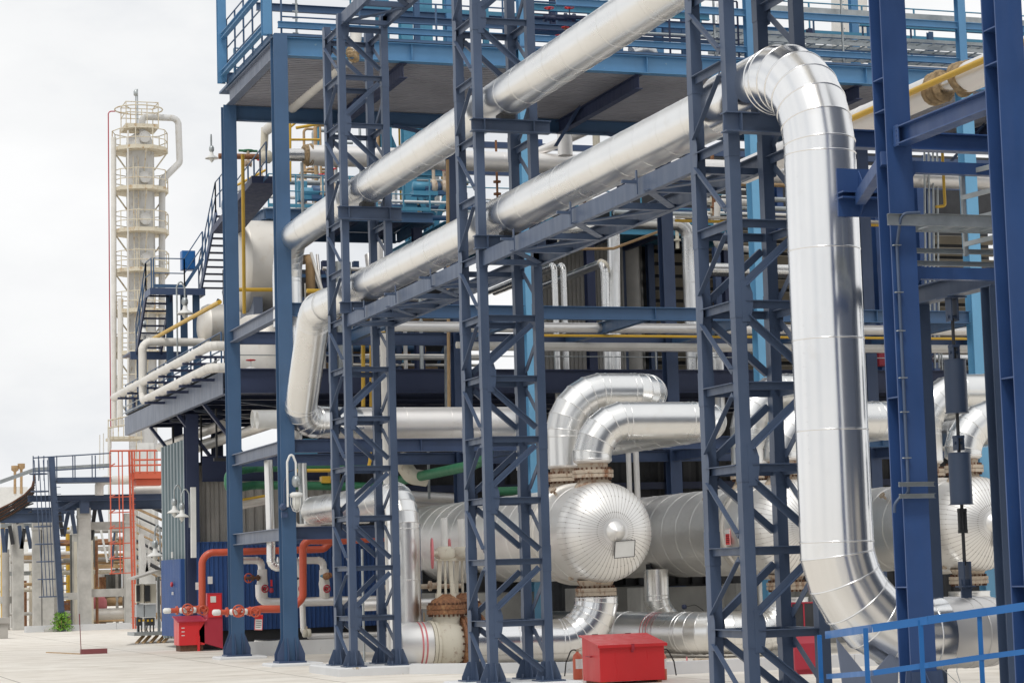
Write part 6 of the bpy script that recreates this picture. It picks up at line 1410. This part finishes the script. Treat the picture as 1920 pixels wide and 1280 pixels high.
for a_, b_ in (((265,1000),(275,1075)),((285,1000),(275,1075))): m_ = MB(); m_.bar(far(*a_,115), far(*b_,115), .2, .2, up=Y); solo('pale_brace', m_, M['white'], 'pale slanting brace behind the switch panel roof', 'steel brace', 'pale braces')
m_ = MB(); a, b = far(165,1165,122), far(245,1150,122); m_.pipe([(a.x,122,.6),(b.x,122,.6)], .35, 20, band=1.5); solo('pipe', m_, M['alu_old'], 'weathered silver pipe lying on the ground between the far posts', 'pipe', 'far pipes')
t = thing('motor', 'pink and white machine behind the far concrete posts', 'machine', far(186,1140,123)); q = far(182,1134,123); m_ = MB(); m_.lathe([(.01,-.9),(.5,-.85),(.6,.3),(.3,.5)], q, X, 18); obj('casing', m_, M['pink'], t); m_ = MB(); m_.box(q-Z*.7, (1.6,.8,.5)); obj('bed', m_, M['concrete'], t)
for i, (p0, p1, y0, y1, mt) in enumerate(((195,228,1130,1075,'sheet_d'),(120,136,1165,1125,'rust'),(170,196,1100,1075,'white'),(0,20,1135,1070,'white'))):
    a, b = far(p0,y0,127), far(p1,y1,127); m_ = MB(); m_.corr((a.x,127,0), (b.x,127,0), max(a.z,.1), b.z, .5, .08); solo('far_wall', m_, M[mt], ('dark ribbed far wall','rust brown far panel','white far panel with blue stripe nearby','white far panel at the left edge')[i]+' behind the concrete posts', 'wall')
# brown cable bundle sweeping over the gantry
t = thing('cable_bundle', 'dark brown bundle of cables sweeping down to the left picture edge', 'cables', far(30,930,115))
for k in range(12):
    yy = 115+.05*k; c0 = random.uniform(-2,2)
    pts = [far(66-k*.3,888+k*5,yy), far(60-k*.8,912+k*3.2,yy), far(46-k*.8,927+k*2.6,yy), far(22,941+k*2.3+c0,yy), far(-8,957+k*2.2,yy)]
    m_ = MB(); m_.tube(pts, .045, 6); obj('cable', m_, M['dark' if k % 3 else 'bolt'], t)
m_ = MB(); m_.bar(far(-5,905,118), far(65,880,118), .12, .2); m_.bar(far(65,880,118), far(206,872,118), .12, .2); solo('white_duct', m_, M['galv'], 'pale duct running behind the blue railed platform', 'duct')
for px, h_ in ((28,884),(40,880)): a = far(px,925,150); b = far(px,h_,150); m_ = MB(); m_.rod(a, b, .09, 10); m_.lathe([(.09,0),(.24,.1),(.24,.4)], b, Z, 12); solo('vent_stack', m_, M['tan'], 'small ochre vent stack far away, '+('left' if px < 30 else 'right')+' of two', 'vent stack', 'far ochre vents')
m_ = MB(); a, b = far(-5,960,150), far(52,912,150); m_.box2((a.x,150,0), (b.x,156,b.z)); solo('far_building', m_, M['white'], 'hazy pale building far away at the left edge', 'building')
m_ = MB(); a, b = far(-6,1195,100), far(15,1168,100); m_.box2((a.x,100,0), (b.x,101,b.z)); m_.box2((a.x,99.9,b.z+.005), (b.x+.05,101,b.z+.25)); solo('grey_cabinet', m_, M['sheet'], 'low grey cabinet at the left picture edge on the ground', 'cabinet')

# far white distillation tower
YD = 126.0; cx_ = far(266,600,YD).x; t = thing('distillation_tower', 'tall stained white tower with railed platforms, far left', 'distillation tower', (cx_,YD,0))
zt = far(266,252,YD).z; r = .80
m_ = MB(); m_.pipe([(cx_,YD,0),(cx_,YD,zt-.9)], r, 36, band=1.4, bead=.012); m_.lathe([(r,-.9),(r*.97,-.5),(r*.8,-.2),(r*.4,0),(.01,.05)], (cx_,YD,zt), Z, 32); obj('shell', m_, M['tower_w'], t)
zs_ = [far(266,py,YD).z for py in (287,362,440,514,590,668,745)]
for k, z in enumerate(zs_):
    R_ = 1.62; m_ = MB(); m_.lathe([(r+.02,0),(R_,0),(R_,.22),(r+.02,.22)], (cx_,YD,z), Z, 10, sm=False); obj('platform', m_, M['tower_y'], t)
    m_ = MB(); n = 10
    for h in (.65, 1.2): m_.torus((cx_,YD,z+h), Z, R_-.04, .03, 10, 5)
    for i in range(n): a = 2*math.pi*i/n; m_.bar((cx_+(R_-.04)*math.cos(a),YD+(R_-.04)*math.sin(a),z+.2), (cx_+(R_-.04)*math.cos(a),YD+(R_-.04)*math.sin(a),z+1.2), .05, .05, up=Y)
    obj('guard_rail', m_, M['tower_y'], t)
    m_ = MB()
    for s in (-1, 1): m_.bar((cx_+s*(R_-.1),YD-.1,z), (cx_+s*r,YD-.1,z-1.0), .08, .08, up=Y)
    m_.bar((cx_+.1,YD-R_+.1,z), (cx_+.1,YD-r,z-1.2), .06, .06); obj('bracket', m_, M['tower_y'], t)
    if k < 5:
        m_ = MB(); q = V((cx_+.12,YD-r+.02,z+.75)); m_.lathe([(.30,.0),(.30,.16)], q, -Y, 20); m_.lathe([(.34,.16),(.34,.24)], q, -Y, 20)
        for i in range(16): a = 2*math.pi*i/16; m_.rod(q+V((.31*math.cos(a),-.24,.31*math.sin(a))), q+V((.31*math.cos(a),-.29,.31*math.sin(a))), .025, 5)
        obj('manway', m_, M['tower_w'], t)
zq = far(266,238,YD).z; m_ = MB(); m_.box2((cx_-.95,YD-.95,zq-.22), (cx_+.95,YD+.95,zq)); obj('top_platform', m_, M['tower_y'], t)
m_ = MB()
for s in (-1,-.4,.3,1):
    for y in (-1, 1): m_.bar((cx_+s*.92,YD+y*.92,zq), (cx_+s*.92,YD+y*.92,zq+1.25), .05, .05, up=Y)
for z in (.65,1.25):
    for y in (-1, 1): m_.rod((cx_-.95,YD+y*.92,zq+z),(cx_+.95,YD+y*.92,zq+z),.03,5)
    for x in (-1, 1): m_.rod((cx_+x*.92,YD-.95,zq+z),(cx_+x*.92,YD+.95,zq+z),.03,5)
obj('guard_rail', m_, M['tower_y'], t)
m_ = MB(); m_.torus((cx_-.05,YD,far(262,206,YD).z), Z, 1.36, .04, 36, 6)
for a in (.7,2.4,3.9,5.5): m_.bar((cx_+1.34*math.cos(a),YD+1.34*math.sin(a),far(262,206,YD).z), (cx_+.8*math.cos(a),YD+.8*math.sin(a),zq+.9), .05, .05)
obj('lifting_ring', m_, M['tower_y'], t)
m_ = MB(); m_.rod((cx_-.1,YD,zq),(cx_-.1,YD,zq+2.2),.03,6); m_.lathe([(.02,0),(.13,.08),(.13,.3),(.02,.45)], (cx_-.2,YD,zq+1.75), Z, 10); m_.rod((cx_-.2,YD,zq), (cx_-.2,YD,zq+1.8), .04, 6); obj('beacon', m_, M['galv'], t)
m_ = MB(); m_.pipe([(cx_+.1,YD-.3,zt-.1),(cx_+.1,YD-.3,far(266,221,YD).z),far(334,222,YD-.3),far(337,305,YD-.3),far(304,338,YD-.3),far(303,760,YD-.3)], .19, 14, rad=[0,.3,.4,.4,.3,0], k=4); obj('overhead_line', m_, M['tower_w'], t)
m_ = MB(); m_.pipe([far(213,258,YD-.4), far(214,800,YD-.4)], .15, 12); m_.pipe([far(226,560,YD-.8), far(225,800,YD-.8)], .16, 12); m_.pipe([far(240,245,YD-1.2), far(240,790,YD-1.2)], .05, 8); obj('side_pipes', m_, M['white_pipe'], t)
m_ = MB(); m_.tube([far(216,209,YD), far(203,209,YD), far(205,500,YD), far(208,840,YD)], .035, 6, rad=.2); obj('drain_line', m_, M['red2'], t)
m_ = MB()
for s in (0,.28): m_.bar((cx_-.55+s,YD-.95,3), (cx_-.55+s,YD-.95,zt-1.5), .05, .05, up=Y)
for k in range(70): z = 3.2+k*.32; m_.bar((cx_-.55,YD-.95,z), (cx_-.27,YD-.95,z), .02, .02)
obj('ladder', m_, M['tower_y'], t)
t = thing('lower_skirt_frame', 'yellowed platform frame around the foot of the far white tower', 'platform', far(230,850,122)); 
a, b = far(203,820,122), far(262,800,122); m_ = MB(); m_.box2((a.x,121,a.z-.15), (b.x,123,a.z)); obj('floor', m_, M['tower_y'], t)
for px in (203,212,222,232,242): m_ = MB(); m_.bar(far(px,820,121), far(px,786,121), .05, .05, up=Y); obj('stanchion', m_, M['tower_y'], t)
m_ = MB(); m_.rod(far(203,788,121), far(250,778,121), .04, 5); m_.rod(far(203,802,121), far(250,794,121), .04, 5); obj('rail', m_, M['tower_y'], t)
m_ = MB(); m_.rod(far(205,870,121.5)-Z*5, far(205,800,121.5), .1, 8); m_.rod(far(187,880,121.5), far(187,815,121.5), .03, 6); m_.rod(far(194,880,121.5), far(194,812,121.5), .03, 6); obj('leg', m_, M['white_pipe'], t)

# bush at the foot of the leaning ladder
t = thing('bush', 'bright green bush at the foot of the leaning blue ladder', 'bush', far(118,1182,111))
c = far(116,1172,111.0); m_ = MB()
for k in range(900):
    a, e = random.uniform(0,2*math.pi), random.random(); h = random.random()**.8; rr_ = (.48*(1-.55*h)+.1*math.sin(5*a))*math.sqrt(random.random())*random.choice((1,.8,1.05))
    p = V((c.x+rr_*math.cos(a)*1.15, 111+rr_*math.sin(a), .03+h*.85+random.uniform(-.05,.05)))
    u_ = V((random.uniform(-1,1),random.uniform(-1,1),random.uniform(-.3,1))).normalized(); s_ = u_.orthogonal().normalized()*.035
    L_ = random.uniform(.08,.15); m_.add([p-s_*.2, p+u_*L_*.5-s_, p+u_*L_, p+u_*L_*.5+s_], [(0,1,2,3)])
obj('foliage', m_, M['leaf'], t); m_ = MB()
for k in range(7): a = k*.9; m_.rod((c.x,111,0), (c.x+.3*math.cos(a),111+.3*math.sin(a),.55), .015, 5)
obj('stems', m_, M['tan'], t)
m_ = MB()
for k in range(5): m_.lathe([(.22,-.02),(.26,.1),(.18,.22),(.01,.28)], far(92+k*3,1184-k*.5,111.5)+Z*.0, Z, 9)
solo('rubble_heap', m_, M['concrete_l'], 'small heap of pale rubble left of the bush', 'rubble')
# maroon stand on the yard
q = P(152,1226,z=0); b = P(207,1225,z=0); t = thing('yard_marker', 'low maroon plate with a thin rod standing on the open yard', 'marker', q)
m_ = MB(); m_.box2((q.x,q.y,.0), (b.x,q.y+.25,.16)); obj('plate', m_, M['maroon'], t)
zt_ = P(150,1150,y=q.y).z; m_ = MB(); m_.rod((q.x+.02,q.y+.1,.0), (q.x-.03,q.y+.1,zt_), .014, 8); m_.rod((q.x-.02,q.y+.1,zt_-.35), (q.x-.03,q.y+.1,zt_), .02, 8); obj('rod', m_, M['maroon'], t)
m_ = MB(); a = P(88,1223,z=.0); m_.bar((a.x,a.y,.015), (q.x,q.y+.1,.015), .08, .03); obj('ground_strip', m_, M['tan'], t)
m_ = MB(); a = P(270,1205,z=0); m_.add([(a.x-1,a.y-2,.012),(a.x+2.5,a.y+1.5,.012),(a.x+3.2,a.y+5,.012),(a.x+1.2,a.y+5.5,.012)], [(0,1,2,3)]); struct('worn_path', m_, M['concrete_w'])

# clad building whose dark reflection shows in the tall pipe, just beyond the right edge
t = thing('clad_building', 'navy clad building beyond the right edge, mirrored in the tall pipe', 'building', (24,14,0))
m_ = MB(); m_.corr((17.6,4,0), (17.6,23.4,0), 0, 15, .3, .05, nrm=V((-1,0,0))); m_.corr((17.6,23.4,0), (40,23.4,0), 0, 15, .3, .05, nrm=V((0,1,0))); m_.corr((40,4,0),(17.6,4,0),0,15,.3,.05,nrm=V((0,-1,0))); obj('cladding', m_, M['grey_blue2'], t)
m_ = MB(); m_.box2((17.5,3.9,15.0), (40,23.5,15.2)); obj('roof', m_, M['dark'], t)
for y in (6, 11, 16, 21): m_ = MB(); m_.box2((17.50,y,1.2), (17.54,y+2.2,3.4)); obj('shutter', m_, M['sheet'], t)
